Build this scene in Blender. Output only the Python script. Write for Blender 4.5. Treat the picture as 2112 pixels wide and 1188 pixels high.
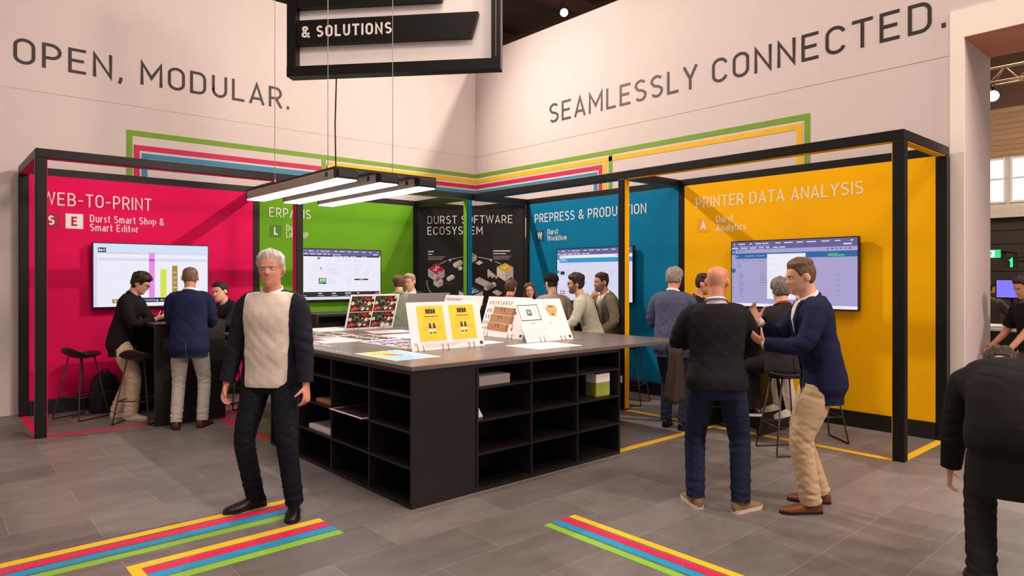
import bpy, bmesh, math, random
import numpy as np
from mathutils import Vector, Matrix
for o in list(bpy.data.objects): bpy.data.objects.remove(o, do_unlink=True)
SC = bpy.context.scene
COL = SC.collection
R_ = math.radians
rnd = random.Random(7)

# ------------------------------------------------------------------ camera
cam_d = bpy.data.cameras.new('camera'); cam = bpy.data.objects.new('camera', cam_d); COL.objects.link(cam)
cam_d.sensor_width = 36; cam_d.lens = 36 * 1386.65 / 2112
cam_d.shift_y = -21.3 / 2112
cam.location = (0, 0, 1.7); cam.rotation_euler = (R_(90), 0, R_(48.462 - 90))
cam_d.clip_end = 200
SC.camera = cam
# ------------------------------------------------------------------ light
SC.view_settings.view_transform = 'Standard'; SC.view_settings.look = 'None'
SC.view_settings.gamma = 1; SC.view_settings.exposure = 0.36; SC.view_settings.use_curve_mapping = False
W = bpy.data.worlds.new('hall_ambience'); SC.world = W; W.use_nodes = True
W.node_tree.nodes['Background'].inputs[0].default_value = (1.0, .80, .72, 1)
W.node_tree.nodes['Background'].inputs[1].default_value = 0.40
def lamp(name, kind, loc, tgt, energy, color, size=.1, angle=60, blend=.3, sy=None):
    d = bpy.data.lights.new(name, kind); d.energy = energy; d.color = color
    if kind == 'AREA':
        d.size = size
        if sy: d.shape = 'RECTANGLE'; d.size_y = sy
    else: d.shadow_soft_size = size
    if kind == 'SPOT': d.spot_size = R_(angle); d.spot_blend = blend
    o = bpy.data.objects.new(name, d); COL.objects.link(o); o.location = loc
    o.rotation_euler = (Vector(tgt) - Vector(loc)).to_track_quat('-Z', 'Y').to_euler()
    return o
WARM = (1, .79, .70)
lamp('spot_light', 'SPOT', (8.60, 4.5, 6.82), (2.6, 10.1, 1.6), 1500, (1, .84, .74), .07, 110, 1.0)
lamp('spot_light', 'SPOT', (4.6, 10.2, 6.82), (8.0, 4.2, 1.6), 1350, (1, .84, .74), .07, 110, 1.0)
for (x, y, e) in ((0.0, 1.5, 210), (4.0, -2.0, 230), (3.2, 3.6, 130)):
    lamp('hall_fill', 'AREA', (x, y, 8.7), (x + .5, y + .6, 0), e, WARM, 2.0)  # unseen overhead area fills, added to brighten walls and floor evenly
lamp('hall_fill', 'AREA', (7.5, -6.0, 6.5), (9.0, 2.2, 2.5), 480, (1, .76, .68), 1.5)  # extra fill added to brighten the portal reveal and casing
lamp('hall_fill', 'AREA', (16, 3, 8.0), (17, 3, 0), 700, (1, .85, .7), 4.0)
# ------------------------------------------------------------------ materials
def lin(c):
    return tuple((v / 255 / 12.92) if v / 255 <= .04045 else ((v / 255 + .055) / 1.055) ** 2.4 for v in c)
MATS = {}
def mat(name, rgb, rough=.6, metal=0, var=.06, scale=8, bump=0, bscale=40, spec=.4, emit=0, ecol=None, stretch=None, trans=0):
    if name in MATS: return MATS[name]
    m = bpy.data.materials.new(name); m.use_nodes = True; nt = m.node_tree; N = nt.nodes; L = nt.links
    b = N['Principled BSDF']; c = lin(rgb)
    b.inputs['Roughness'].default_value = rough; b.inputs['Metallic'].default_value = metal
    b.inputs['Specular IOR Level'].default_value = spec
    tc = N.new('ShaderNodeTexCoord'); mp = N.new('ShaderNodeMapping'); L.new(tc.outputs['Object'], mp.inputs[0])
    if stretch: mp.inputs['Scale'].default_value = stretch
    nz = N.new('ShaderNodeTexNoise'); nz.inputs['Scale'].default_value = scale; nz.inputs['Detail'].default_value = 4
    L.new(mp.outputs[0], nz.inputs['Vector'])
    cr = N.new('ShaderNodeValToRGB')
    cr.color_ramp.elements[0].position = .3; cr.color_ramp.elements[1].position = .7
    cr.color_ramp.elements[0].color = tuple(v * (1 - var) for v in c) + (1,)
    cr.color_ramp.elements[1].color = tuple(min(1, v * (1 + var)) for v in c) + (1,)
    L.new(nz.outputs['Fac'], cr.inputs[0]); L.new(cr.outputs[0], b.inputs['Base Color'])
    if emit:
        L.new(cr.outputs[0], b.inputs['Emission Color']); b.inputs['Emission Strength'].default_value = emit
        b.inputs['Base Color'].default_value = (0, 0, 0, 1)
        for l in list(b.inputs['Base Color'].links): L.remove(l)
        b.inputs['Base Color'].default_value = (.02, .02, .02, 1)
    if bump:
        n2 = N.new('ShaderNodeTexNoise'); n2.inputs['Scale'].default_value = bscale; n2.inputs['Detail'].default_value = 3
        L.new(mp.outputs[0], n2.inputs['Vector'])
        bp = N.new('ShaderNodeBump'); bp.inputs['Strength'].default_value = bump; bp.inputs['Distance'].default_value = .01
        L.new(n2.outputs['Fac'], bp.inputs['Height']); L.new(bp.outputs[0], b.inputs['Normal'])
    if trans: b.inputs['Transmission Weight'].default_value = trans
    MATS[name] = m; return m
def floor_mat():
    m = bpy.data.materials.new('slate_vinyl'); m.use_nodes = True; nt = m.node_tree; N = nt.nodes; L = nt.links
    b = N['Principled BSDF']; b.inputs['Roughness'].default_value = .42; b.inputs['Specular IOR Level'].default_value = .35
    tc = N.new('ShaderNodeTexCoord')
    br = N.new('ShaderNodeTexBrick'); br.inputs['Scale'].default_value = 1
    br.inputs['Brick Width'].default_value = .92; br.inputs['Row Height'].default_value = .46
    br.inputs['Mortar Size'].default_value = .0022; br.inputs['Mortar Smooth'].default_value = .2
    br.inputs['Color1'].default_value = (.160, .146, .139, 1); br.inputs['Color2'].default_value = (.225, .205, .195, 1)
    br.inputs['Mortar'].default_value = (.33, .30, .27, 1); br.inputs['Bias'].default_value = -.1
    L.new(tc.outputs['Object'], br.inputs['Vector'])
    nz = N.new('ShaderNodeTexNoise'); nz.inputs['Scale'].default_value = 2.2; nz.inputs['Detail'].default_value = 8; nz.inputs['Roughness'].default_value = .7
    mp = N.new('ShaderNodeMapping'); mp.inputs['Scale'].default_value = (1, 2.2, 1); L.new(tc.outputs['Object'], mp.inputs[0]); L.new(mp.outputs[0], nz.inputs['Vector'])
    cr = N.new('ShaderNodeValToRGB'); cr.color_ramp.elements[0].position = .3; cr.color_ramp.elements[1].position = .75
    cr.color_ramp.elements[0].color = (.78, .78, .78, 1); cr.color_ramp.elements[1].color = (1.22, 1.2, 1.18, 1)
    L.new(nz.outputs['Fac'], cr.inputs[0])
    mx = N.new('ShaderNodeMix'); mx.data_type = 'RGBA'; mx.blend_type = 'MULTIPLY'; mx.inputs['Factor'].default_value = 1
    L.new(br.outputs['Color'], mx.inputs['A']); L.new(cr.outputs[0], mx.inputs['B']); L.new(mx.outputs['Result'], b.inputs['Base Color'])
    bp = N.new('ShaderNodeBump'); bp.inputs['Strength'].default_value = .25; bp.inputs['Distance'].default_value = .004
    n2 = N.new('ShaderNodeTexNoise'); n2.inputs['Scale'].default_value = 14; n2.inputs['Detail'].default_value = 6; L.new(tc.outputs['Object'], n2.inputs['Vector'])
    L.new(n2.outputs['Fac'], bp.inputs['Height']); L.new(bp.outputs[0], b.inputs['Normal'])
    return m
M_WALL = mat('white_fabric_wall', (212, 200, 195), .8, var=.02, scale=1.2, bump=.04, bscale=60)
M_CASING = mat('ivory_casing', (244, 236, 224), .6, var=.02, scale=2)
M_FRAME = mat('black_metal', (19, 17, 16), .42, var=.12, scale=5, spec=.3)
M_BLACK = mat('black_laminate', (27, 24, 23), .45, var=.12, scale=5)
M_TOP = mat('charcoal_laminate', (108, 98, 93), .30, var=.06, scale=6, spec=.5)
M_PINK = mat('pink_print', (226, 18, 90), .7, var=.03, scale=2, spec=.12)
M_GREEN = mat('green_print', (104, 168, 34), .7, var=.03, scale=2, spec=.12)
M_BLUE = mat('blue_print', (0, 118, 160), .7, var=.03, scale=2, spec=.12)
M_YELLOW = mat('yellow_print', (252, 188, 0), .7, var=.03, scale=2, spec=.12)
M_WHITE = mat('white_paint', (240, 236, 232), .6, var=.02)
M_PAPER = mat('white_card', (243, 240, 236), .55, var=.015)
M_DARKPRINT = mat('near_black_print', (24, 22, 22), .5, var=.08, scale=3)
M_LETTER = mat('dark_brown_vinyl', (43, 34, 30), .5, var=.08)
M_STEEL = mat('brushed_steel', (150, 146, 142), .35, .9, var=.08, scale=20)
M_GREYP = mat('grey_card_back', (150, 146, 146), .7, var=.03)
M_BROWN = mat('brown_cardboard', (178, 132, 92), .8, var=.06, scale=20)
T_PINK = mat('pink_tape', (240, 30, 90), .5, var=.05, scale=30)
T_GREEN = mat('green_tape', (140, 205, 60), .5, var=.05, scale=30)
T_BLUE = mat('blue_tape', (20, 160, 210), .5, var=.05, scale=30)
T_YELLOW = mat('yellow_tape', (255, 205, 40), .5, var=.05, scale=30)
# ------------------------------------------------------------------ mesh helpers
class MB:
    def __init__(s): s.v = []; s.f = []; s.m = []; s.mats = []; s.smooth = []
    def mi(s, m):
        if m not in s.mats: s.mats.append(m)
        return s.mats.index(m)
    def add(s, vs, fs, m, smooth=False):
        o = len(s.v); s.v += [tuple(p) for p in vs]; k = s.mi(m)
        for f in fs: s.f.append(tuple(i + o for i in f)); s.m.append(k); s.smooth.append(smooth)
        return s
    def box(s, a, b, m, bev=0):
        x0, y0, z0 = [min(a[i], b[i]) for i in range(3)]; x1, y1, z1 = [max(a[i], b[i]) for i in range(3)]
        if bev <= 0:
            vs = [(x0,y0,z0),(x1,y0,z0),(x1,y1,z0),(x0,y1,z0),(x0,y0,z1),(x1,y0,z1),(x1,y1,z1),(x0,y1,z1)]
            return s.add(vs, [(0,3,2,1),(4,5,6,7),(0,1,5,4),(1,2,6,5),(2,3,7,6),(3,0,4,7)], m)
        bm = bmesh.new(); bmesh.ops.create_cube(bm, size=1)
        for v in bm.verts: v.co = Vector(((x0+x1)/2 + v.co.x*(x1-x0), (y0+y1)/2 + v.co.y*(y1-y0), (z0+z1)/2 + v.co.z*(z1-z0)))
        bmesh.ops.bevel(bm, geom=bm.edges[:], offset=bev, segments=2, affect='EDGES', profile=.5)
        bm.verts.index_update()
        s.add([v.co[:] for v in bm.verts], [tuple(v.index for v in f.verts) for f in bm.faces], m); bm.free(); return s
    def obox(s, P, u0, u1, v0, v1, w0, w1, m):   # box in a plane frame
        vs = [P(u, v, w) for w in (w0, w1) for (u, v) in ((u0,v0),(u1,v0),(u1,v1),(u0,v1))]
        return s.add(vs, [(0,3,2,1),(4,5,6,7),(0,1,5,4),(1,2,6,5),(2,3,7,6),(3,0,4,7)], m)
    def poly(s, P, pts, w0, w1, m):              # extruded convex-ish polygon in a plane frame
        n = len(pts); vs = [P(u, v, w0) for u, v in pts] + [P(u, v, w1) for u, v in pts]
        fs = [tuple(range(n, 2*n))] + [(i, (i+1) % n, n + (i+1) % n, n + i) for i in range(n)]
        return s.add(vs, fs, m)
    def tube(s, pts, r, m, n=8, cap=True, closed=False):
        pts = [Vector(p) for p in pts]; k = len(pts); rr = r if isinstance(r, (list, tuple)) else [r]*k
        vs = []; prev = None
        for i, p in enumerate(pts):
            if closed: t = (pts[(i+1) % k] - pts[i-1]).normalized()
            else: t = (pts[min(i+1, k-1)] - pts[max(i-1, 0)]).normalized()
            if prev is None:
                a = t.orthogonal().normalized()
            else:
                a = (prev - t * prev.dot(t)).normalized()
            prev = a; b = t.cross(a)
            for j in range(n):
                th = 2*math.pi*j/n; vs.append(p + (a*math.cos(th) + b*math.sin(th))*rr[i])
        fs = [(i*n+j, i*n+(j+1) % n, (i+1)*n+(j+1) % n, (i+1)*n+j) for i in range(k-1) for j in range(n)]
        if closed: fs += [((k-1)*n+j, (k-1)*n+(j+1) % n, (j+1) % n, j) for j in range(n)]
        elif cap: fs += [tuple(range(n))[::-1], tuple(range((k-1)*n, k*n))]
        return s.add(vs, fs, m, True)
    def mesh(s, name):
        me = bpy.data.meshes.new(name); me.from_pydata(s.v, [], s.f)
        for m in s.mats: me.materials.append(m)
        me.polygons.foreach_set('material_index', s.m); me.polygons.foreach_set('use_smooth', s.smooth); me.update()
        return me
    def build(s, name, parent=None, offset=None):
        me = s.mesh(name)
        if offset is not None: me.transform(Matrix.Translation(-Vector(offset)))
        o = bpy.data.objects.new(name, me); COL.objects.link(o)
        if offset is not None and parent is None: o.location = offset
        if parent is not None: o.parent = parent
        return o
def tag(o, label=None, cat=None, group=None, kind=None):
    if label: o['label'] = label
    if cat: o['category'] = cat
    if group: o['group'] = group
    if kind: o['kind'] = kind
    return o
def thing(name, label, cat, loc=(0,0,0), rz=0, group=None):
    o = bpy.data.objects.new(name, None); COL.objects.link(o); o.location = loc; o.rotation_euler = (0,0,rz); o.empty_display_size = .2
    return tag(o, label, cat, group)
def plane(o, ex, ez, n):
    o = Vector(o); ex = Vector(ex); ez = Vector(ez); n = Vector(n)
    return lambda u, v, w=0: o + ex*u + ez*v + n*w
LEFTP = lambda y: plane((0, y, 0), (1,0,0), (0,0,1), (0,-1,0))      # u = x
RIGHTP = lambda x: plane((x, 0, 0), (0,-1,0), (0,0,1), (-1,0,0))    # u = -y
# ------------------------------------------------------------------ stroke lettering
def arc(cx, cy, rx, ry, a0, a1, n=10):
    return [(cx + rx*math.cos(R_(a0+(a1-a0)*i/n)), cy + ry*math.sin(R_(a0+(a1-a0)*i/n))) for i in range(n+1)]
def glyph(c, h):
    T, B, M = 1-h, h, .5
    def rr(l, r, b, t, rad): return arc(r-rad, t-rad, rad, rad, 0, 90, 6) + arc(l+rad, t-rad, rad, rad, 90, 180, 6) + arc(l+rad, b+rad, rad, rad, 180, 270, 6) + arc(r-rad, b+rad, rad, rad, 270, 360, 6)
    x = .70; X = x-h
    def bowl(l, r, b, t): 
        q = (t-b)/2; return [(l, t)] + arc(r-q*.95, t-q, q*.95, q, 90, -90, 12) + [(l, b)]
    g = {
     'A': ([([(h*.8,0),(.31,T),(.62-h*.8,0)],0),([(.13,.27),(.49,.27)],0)], .62),
     'B': ([([(h,M),(h,T)]+bowl(h,.50,M,T)[0:]+[],0),([(h,0),(h,1)],0),(bowl(h,.54,B,M),0)], .58),
     'C': ([(arc(.30,T-.25,.30-h,.25,15,180,10)+arc(.30,B+.25,.30-h,.25,180,345,10),0)], .60),
     'D': ([([(h,T)]+arc(.32,T-.26,.27-h+.0,.26,90,0,8)+arc(.32,B+.26,.27-h,.26,0,-90,8)+[(h,B)],0),([(h,0),(h,1)],0)], .62),
     'E': ([([(.52,T),(h,T),(h,B),(.52,B)],0),([(h,M+.01),(.46,M+.01)],0)], .55),
     'F': ([([(.52,T),(h,T),(h,0)],0),([(h,M-.02),(.46,M-.02)],0)], .53),
     'H': ([([(h,0),(h,1)],0),([(.58,0),(.58,1)],0),([(h,M),(.58,M)],0)], .58+h),
     'I': ([([(h,0),(h,1)],0)], 2*h),
     'L': ([([(h,1),(h,B),(.48,B)],0)], .50),
     'M': ([([(h,0),(h,1-h),(.37,.34),(.74-h,1-h),(.74-h,0)],0)], .74),
     'N': ([([(h,0),(h,1-h*1.2),(.60-h,h*1.2),(.60-h,1)],0)], .60),
     'O': ([(rr(h,.60-h,B,T,.30-h),1)], .60),
     'P': ([(bowl(h,.56-h,.42,T),0),([(h,0),(h,1)],0)], .56),
     'R': ([(bowl(h,.56-h,.44,T),0),([(h,0),(h,1)],0),([(.30,.44),(.55-h*.4,0)],0)], .57),
     'S': ([(arc(.28,T-.235,.28-h,.235,35,200,10)[:-1]+[(.16,.545),(.38,.47)]+arc(.28,B+.235,.28-h,.235,20,-145,10),0)], .56),
     'T': ([([(0,T),(.56,T)],0),([(.28,0),(.28,T)],0)], .56),
     'U': ([([(h,1)]+[(h,.30)]+arc(.29,B+.28,.29-h,.28,180,360,12)+[(.58-h,1)],0)], .58),
     'W': ([([(h*.7,1),(.23,h*1.3),(.45,.95),(.67,h*1.3),(.90-h*.7,1)],0)], .90),
     'Y': ([([(h*.8,1),(.30,.45),(.60-h*.8,1)],0),([(.30,0),(.30,.45)],0)], .60),
     '-': ([([(.03,.45),(.37,.45)],0)], .40),
     '.': ([([(h*1.2,0),(h*1.2,h*2.6)],0)], 2.4*h),
     ',': ([([(h*1.6,h*2.4),(h*1.5,.03),(h*.7,-.12)],0)], 2.6*h),
     '/': ([([(0,-.02),(.40,1.02)],0)], .40),
     '&': ([([(.64,0),(.16,.62)]+arc(.29,.79,.17,.21-h,205,-35,10)+[(.17,.46)]+arc(.27,.25,.27-h,.25-h,130,300,10)+[(.62,.42)],0)], .66),
     '1': ([([(.05,.78),(.22,.97),(.22,0)],0)], .30),
     'a': ([(rr(h,.46-h,B,.40,.17),1),([(.46-h,0),(.46-h,.50)]+arc(.25,.50,.21-h,.22-h,0,140,8),0)], .46),
     'c': ([(arc(.24,.36,.24-h,.36-h,50,310,14),0)], .44),
     'd': ([(rr(h,.48-h,B,.72-h,.20),1),([(.48-h,0),(.48-h,1)],0)], .48),
     'e': ([([(h,.38),(.47-h,.38)]+arc(.235,.38,.235-h,.34-h,0,180,10)+arc(.235,.34,.235-h,.34-h,180,320,10),0)], .47),
     'f': ([(arc(.28,.80,.14,.20-h,90,180,6)+[(.14,0)],0),([(.02,.66),(.32,.66)],0)], .33),
     'g': ([(rr(h,.48-h,B,.72-h,.20),1),([(.48-h,.72),(.48-h,-.06)]+arc(.26,-.06,.22-h,.18,0,-150,8),0)], .48),
     'h': ([([(h,0),(h,1)],0),([(h,.45)]+arc(.25,.45,.23-h,.27-h,180,0,8)+[(.48-h,0)],0)], .48),
     'i': ([([(h,0),(h,.72)],0),([(h,.88),(h,1)],0)], 2*h),
     'k': ([([(h,0),(h,1)],0),([(.44,.72),(h,.30)],0),([(.16,.42),(.46,0)],0)], .46),
     'l': ([([(h,1),(h,.14)]+arc(h+.11,.14,.11,.14-h,180,270,4),0)], .16),
     'm': ([([(h,0),(h,.72)],0),([(h,.48)]+arc(.22,.48,.20-h,.24-h,180,0,8)+[(.42-h,0)],0),([(.42-h,.48)]+arc(.58-h,.48,.18-h*.4,.24-h,180,0,8)+[(.76-h,0)],0)], .76),
     'n': ([([(h,0),(h,.72)],0),([(h,.45)]+arc(.25,.45,.23-h,.27-h,180,0,8)+[(.48-h,0)],0)], .48),
     'o': ([(rr(h,.48-h,B,.72-h,.20),1)], .48),
     'p': ([(rr(h,.48-h,B,.72-h,.20),1),([(h,.72),(h,-.24)],0)], .48),
     'r': ([([(h,0),(h,.72)],0),([(h,.46)]+arc(.24,.46,.20,.26-h,180,75,6),0)], .32),
     's': ([(arc(.20,.72-h-.155,.20-h,.155,35,200,8)[:-1]+[(.12,.40),(.27,.34)]+arc(.20,h+.155,.20-h,.155,20,-145,8),0)], .40),
     't': ([([(.13,.95),(.13,.16)]+arc(.26,.16,.13,.16-h,180,270,5)+[(.30,h)],0),([(0,.66),(.30,.66)],0)], .33),
     'u': ([([(h,.72),(h,.27)]+arc(.24,.27,.24-h,.27-h,180,360,8),0),([(.48-h,0),(.48-h,.72)],0)], .48),
     'v': ([([(h*.7,.72),(.22,h),(.44-h*.7,.72)],0)], .44),
     'w': ([([(h*.7,.72),(.18,h),(.34,.68),(.50,h),(.68-h*.7,.72)],0)], .68),
     'y': ([([(h*.7,.72),(.23,.05)],0),([(.46-h*.7,.72),(.20,-.10),(.08,-.22)],0)], .46),
    }
    if c == ' ': return [], .30
    return g.get(c, g['.'])
def ribbon(pts, hw, closed):
    P = [Vector((p[0], p[1])) for p in pts]
    Q = [P[0]]
    for p in P[1:]:
        if (p-Q[-1]).length > 1e-5: Q.append(p)
    if closed and (Q[0]-Q[-1]).length < 1e-5: Q.pop()
    P = Q; n = len(P); Lp = []; Rp = []
    for i in range(n):
        d0 = (P[i]-P[i-1]) if (i > 0 or closed) else (P[1]-P[0])
        d1 = (P[(i+1) % n]-P[i]) if (i < n-1 or closed) else (P[-1]-P[-2])
        d0.normalize(); d1.normalize()
        n0 = Vector((-d0.y, d0.x)); n1 = Vector((-d1.y, d1.x)); m = n0+n1
        if m.length < 1e-4: m = n0
        m.normalize(); k = hw/max(.42, m.dot(n0))
        Lp.append(P[i]+m*k); Rp.append(P[i]-m*k)
    return Lp, Rp
def lettering(mb, text, P, u0, v0, cap, m, sw=.11, width=None, gap=.17, w0=0, w1=.004, only=None):
    h = sw/2; x = 0; items = []
    for c in text:
        st, wd = glyph(c, h); items.append((st, x)); x += wd + (gap if c != ' ' else gap*.5)
    x -= gap
    kx = (width/(x*cap)) if width else 1
    for ci, (st, ox) in enumerate(items):
        if only and not (only[0] <= ci < only[1]): continue
        for si, (pts, cl) in enumerate(st):
            q = [((p[0]+ox)*kx, p[1]) for p in pts]
            Lp, Rp = ribbon(q, h, cl); n = len(Lp)
            vs = []
            for w in (w0, w1+(w1-w0)*.12*si):
                for a in (Lp, Rp): vs += [P(u0+p.x*cap, v0+p.y*cap, w) for p in a]
            fs = []
            for i in range(n if cl else n-1):
                j = (i+1) % n
                fs += [(2*n+i, 3*n+i, 3*n+j, 2*n+j), (i, 2*n+i, 2*n+j, j), (n+i, n+j, 3*n+j, 3*n+i)]
            if not cl: fs += [(0, n, 3*n, 2*n), (n-1, 3*n-1, 4*n-1, 2*n-1)]
            mb.add(vs, fs, m)
    return x*cap*kx
def text_obj(name, text, P, u0, v0, cap, m, parent=None, **k):
    spans = []; i = 0
    for w in text.split(' '): spans.append((i, i+len(w))); i += len(w)+1
    if parent is None:
        o0 = P(u0, v0, 0); parent = bpy.data.objects.new(name, None); COL.objects.link(parent); parent.location = o0; name = 'word'
    else: o0 = None
    top = parent
    for sp in spans:
        mb = MB(); lettering(mb, text, P, u0, v0, cap, m, only=sp, **k); mb.build(name, parent, o0)
    return top
# ------------------------------------------------------------------ setting
mb = MB(); mb.box((-14, -8, -.1), (34, 26, 0), floor_mat()); tag(mb.build('floor'), kind='structure')
M_SEAM = mat('seam_shadow_grey', (196, 186, 178), .8)
mb = MB(); mb.box((-8, 10.31, 0), (9.14, 10.55, 6.02), M_WALL)
mb.box((-8, 10.306, 4.045), (8.18, 10.31, 4.053), M_SEAM); tag(mb.build('wall_left'), kind='structure')
mb = MB(); mb.box((8.18, 2.115, 0), (9.14, 10.31, 6.02), M_WALL); mb.box((8.18, -9, 4.205), (9.14, 2.115, 6.02), M_WALL)
mb.box((8.176, 2.25, 4.045), (8.18, 10.31, 4.053), M_SEAM); mb.box((8.172, 10.302, 0), (8.18, 10.31, 6.02), M_SEAM)
tag(mb.build('wall_right'), kind='structure')
mb = MB(); mb.box((8.155, 2.115, 0), (8.18, 2.243, 4.5), M_CASING); mb.box((8.155, -9, 4.205), (8.18, 2.115, 4.5), M_CASING)
tag(mb.build('trim_1'), kind='structure')
M_CEIL = mat('dark_hall_ceiling', (96, 72, 58), .8, var=.3, scale=.6)
mb = MB(); mb.box((-14, -8, 9.6), (34, 26, 9.8), M_CEIL)
for k in range(9): mb.box((-14, -4+3.4*k, 9.2), (34, -3.8+3.4*k, 9.6), M_CEIL)
for k in range(5): mb.box((2+6*k, -8, 9.0), (2.25+6*k, 26, 9.25), M_CEIL)
tag(mb.build('ceiling'), kind='structure')
M_BOUNCE = mat('salmon_bounce_soffit', (224, 150, 122), .6, var=.03)  # warm bounce light painted as salmon on an added slab under the lintel
mb = MB(); mb.box((8.19, -9, 4.195), (9.13, 2.115, 4.205), M_BOUNCE); tag(mb.build('trim_bounce_tint'), kind='structure')
# far hall wall seen through the portal
M_WOOD = mat('warm_wood_panelling', (176, 140, 104), .6, var=.15, scale=3, stretch=(1, .3, 6))
M_SHUT = mat('dark_roller_slats', (58, 46, 40), .6, var=.1)
M_CORN = mat('cream_cornice', (214, 200, 184), .6)
mb = MB(); X = 24.0
mb.box((X, -9, 6.7), (X+.3, 20, 9.6), M_CEIL); mb.box((X, -9, 5.24), (X+.3, 20, 6.7), M_WOOD)
for k in range(9): mb.box((X-.02, -9, 5.3+.155*k), (X, 20, 5.31+.155*k), M_WOOD)
mb.box((X, -9, 3.74), (X+.3, 20, 3.9), M_CORN); mb.box((X-.25, -9, 3.46), (X+.3, 20, 3.74), M_CORN)
mb.box((X, -9, 0), (X+.3, 20, 3.46), M_SHUT)
for k in range(8): mb.box((X-.04, -9, .3+.4*k), (X, 20, .34+.4*k), M_SHUT)
for a, b in ((-9, 3.0), (3.96, 4.1), (5.06, 5.16), (6.1, 20)): mb.box((X, a, 3.9), (X+.3, b, 5.24), M_CORN)
tag(mb.build('wall_back'), kind='structure')
M_WINF = mat('white_window_frame', (236, 232, 228), .5)
M_DAY = mat('daylit_pane', (236, 242, 250), .4, emit=1.6, var=.02)
def hall_window(n, y0, y1):
    mb = MB(); 
    for a, b in ((y0, y0+.06), (y1-.06, y1), ((y0+y1)/2-.03, (y0+y1)/2+.03)): mb.box((X-.06, a, 3.9), (X+.02, b, 5.24), M_WINF)
    for a in (3.9, 4.58, 5.17): mb.box((X-.05, y0, a), (X+.02, y1, a+.06), M_WINF)
    mb.box((X+.03, y0, 3.9), (X+.06, y1, 5.24), M_DAY); tag(mb.build('window_%d' % n), kind='structure')
hall_window(1, 5.16, 6.1); hall_window(2, 4.1, 5.06); hall_window(3, 3.0, 3.96)
# ------------------------------------------------------------------ wall lettering and stripes
PL = LEFTP(10.31); PR = RIGHTP(8.18)
tag(text_obj('wall_lettering', 'OPEN, MODULAR.', PL, .895, 4.36, .32, M_LETTER, sw=.115, width=3.53, w1=.006), 'dark lettering reading OPEN, MODULAR. high on the left white wall', 'lettering')
tag(text_obj('wall_lettering', 'SEAMLESSLY CONNECTED.', PR, -8.26, 4.36, .33, M_LETTER, sw=.115, width=5.98, w1=.006), 'dark lettering reading SEAMLESSLY CONNECTED. high on the right white wall', 'lettering')
S_G = mat('green_stripe_print', (112, 158, 32), .6); S_Y = mat('yellow_stripe_print', (232, 184, 10), .6)
S_P = mat('magenta_stripe_print', (196, 30, 80), .6); S_B = mat('blue_stripe_print', (50, 132, 170), .6)
def stripes(name, label, segs, m):
    mb = MB()
    for P, u0, u1, v0, v1 in segs: mb.obox(P, u0, u1, v0, v1, .0005, .005, m)
    return tag(mb.build(name), label, 'wall stripe', 'printed stripes on the white walls')
t = .072
stripes('wall_stripe', 'green printed stripe, uppermost line running across both white walls', [
  (PL, 2.137, 8.176, 3.714-t, 3.714), (PL, 2.137, 2.137+t, 2.9, 3.714-t), (PL, 4.97, 4.97+t, 2.9, 3.714-t),
  (PR, -10.31, -3.735, 3.714-t, 3.714), (PR, -3.735-t, -3.735, 2.9, 3.714-t), (PR, -6.857-t, -6.857, 2.9, 3.714-t)], S_G)
stripes('wall_stripe', 'yellow printed stripe just under the green line on both walls', [
  (PL, 5.09, 8.176, 3.607-t, 3.607), (PL, 5.09, 5.09+t, 2.9, 3.607-t),
  (PR, -10.31, -3.832, 3.607-t, 3.607), (PR, -3.832-t, -3.832, 2.9, 3.607-t), (PR, -6.975-t, -6.975, 2.9, 3.607-t)], S_Y)
stripes('wall_stripe', 'magenta printed stripe starting left above the pink booth, turning at the corner', [
  (PL, 2.225, 4.97, 3.52-t, 3.52), (PL, 2.225, 2.225+t, 2.9, 3.52-t), (PL, 5.20, 8.176, 3.50-t, 3.50), (PL, 5.20, 5.20+t, 2.9, 3.43), (PL, 4.97+t, 5.09, 3.45, 3.52),
  (PR, -10.31, -7.066, 3.50-t, 3.50), (PR, -7.066-t, -7.066, 2.9, 3.50-t)], S_P)
stripes('wall_stripe', 'blue printed stripe, lowest of the bundle of lines on the walls', [
  (PL, 2.321, 4.97, 3.415-t, 3.415), (PL, 2.321, 2.321+t, 2.9, 3.415-t), (PL, 5.31, 8.176, 3.395-t, 3.395), (PL, 5.31, 5.31+t, 2.9, 3.32),
  (PR, -10.31, -7.168, 3.395-t, 3.395), (PR, -7.168-t, -7.168, 2.9, 3.395-t)], S_B)
# ------------------------------------------------------------------ booth frame
fr = thing('booth_frame', 'long black metal frame of posts and beams along the four coloured booths', 'frame', (.94, 8.62, 0))
OFF = (.94, 8.62, 0)
def fpart(name, mb): return mb.build(name, fr, OFF)
def strip(par, P0, P1, m):
    mb = MB(); mb.box(P0, P1, m); o = mb.build('colour_strip', par, OFF); o['label'] = m.name.split('_')[0] + ' inner face'; return o
def post(x, y, strips=(), w=.1, z1=2.97):
    mb = MB(); mb.box((x, y, 0), (x+w, y+w, z1), M_FRAME, .006); mb.box((x+.012, y-.002, .01), (x+w-.012, y, 2.95), M_FRAME)
    mb.box((x-.002, y+.012, .01), (x, y+w-.012, 2.95), M_FRAME)
    o = fpart('post', mb)
    for side, m in strips:
        if side == '-x': strip(o, (x-.006, y+.008, .02), (x-.001, y+w-.008, 2.96), m)
        if side == '-y': strip(o, (x+.008, y-.006, .02), (x+w-.008, y-.001, 2.96), m)
        if side == '+x': strip(o, (x+w+.001, y+.008, .02), (x+w+.006, y+w-.008, 2.96), m)
        if side == '+y': strip(o, (x+.008, y+w+.001, .02), (x+w-.008, y+w+.006, 2.96), m)
post(.938, 8.62, [('+x', M_PINK)]); post(.938, 10.13)
post(3.79, 8.62, [('-x', M_PINK), ('+x', M_GREEN)]); post(3.78, 10.13, w=.1)
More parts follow.
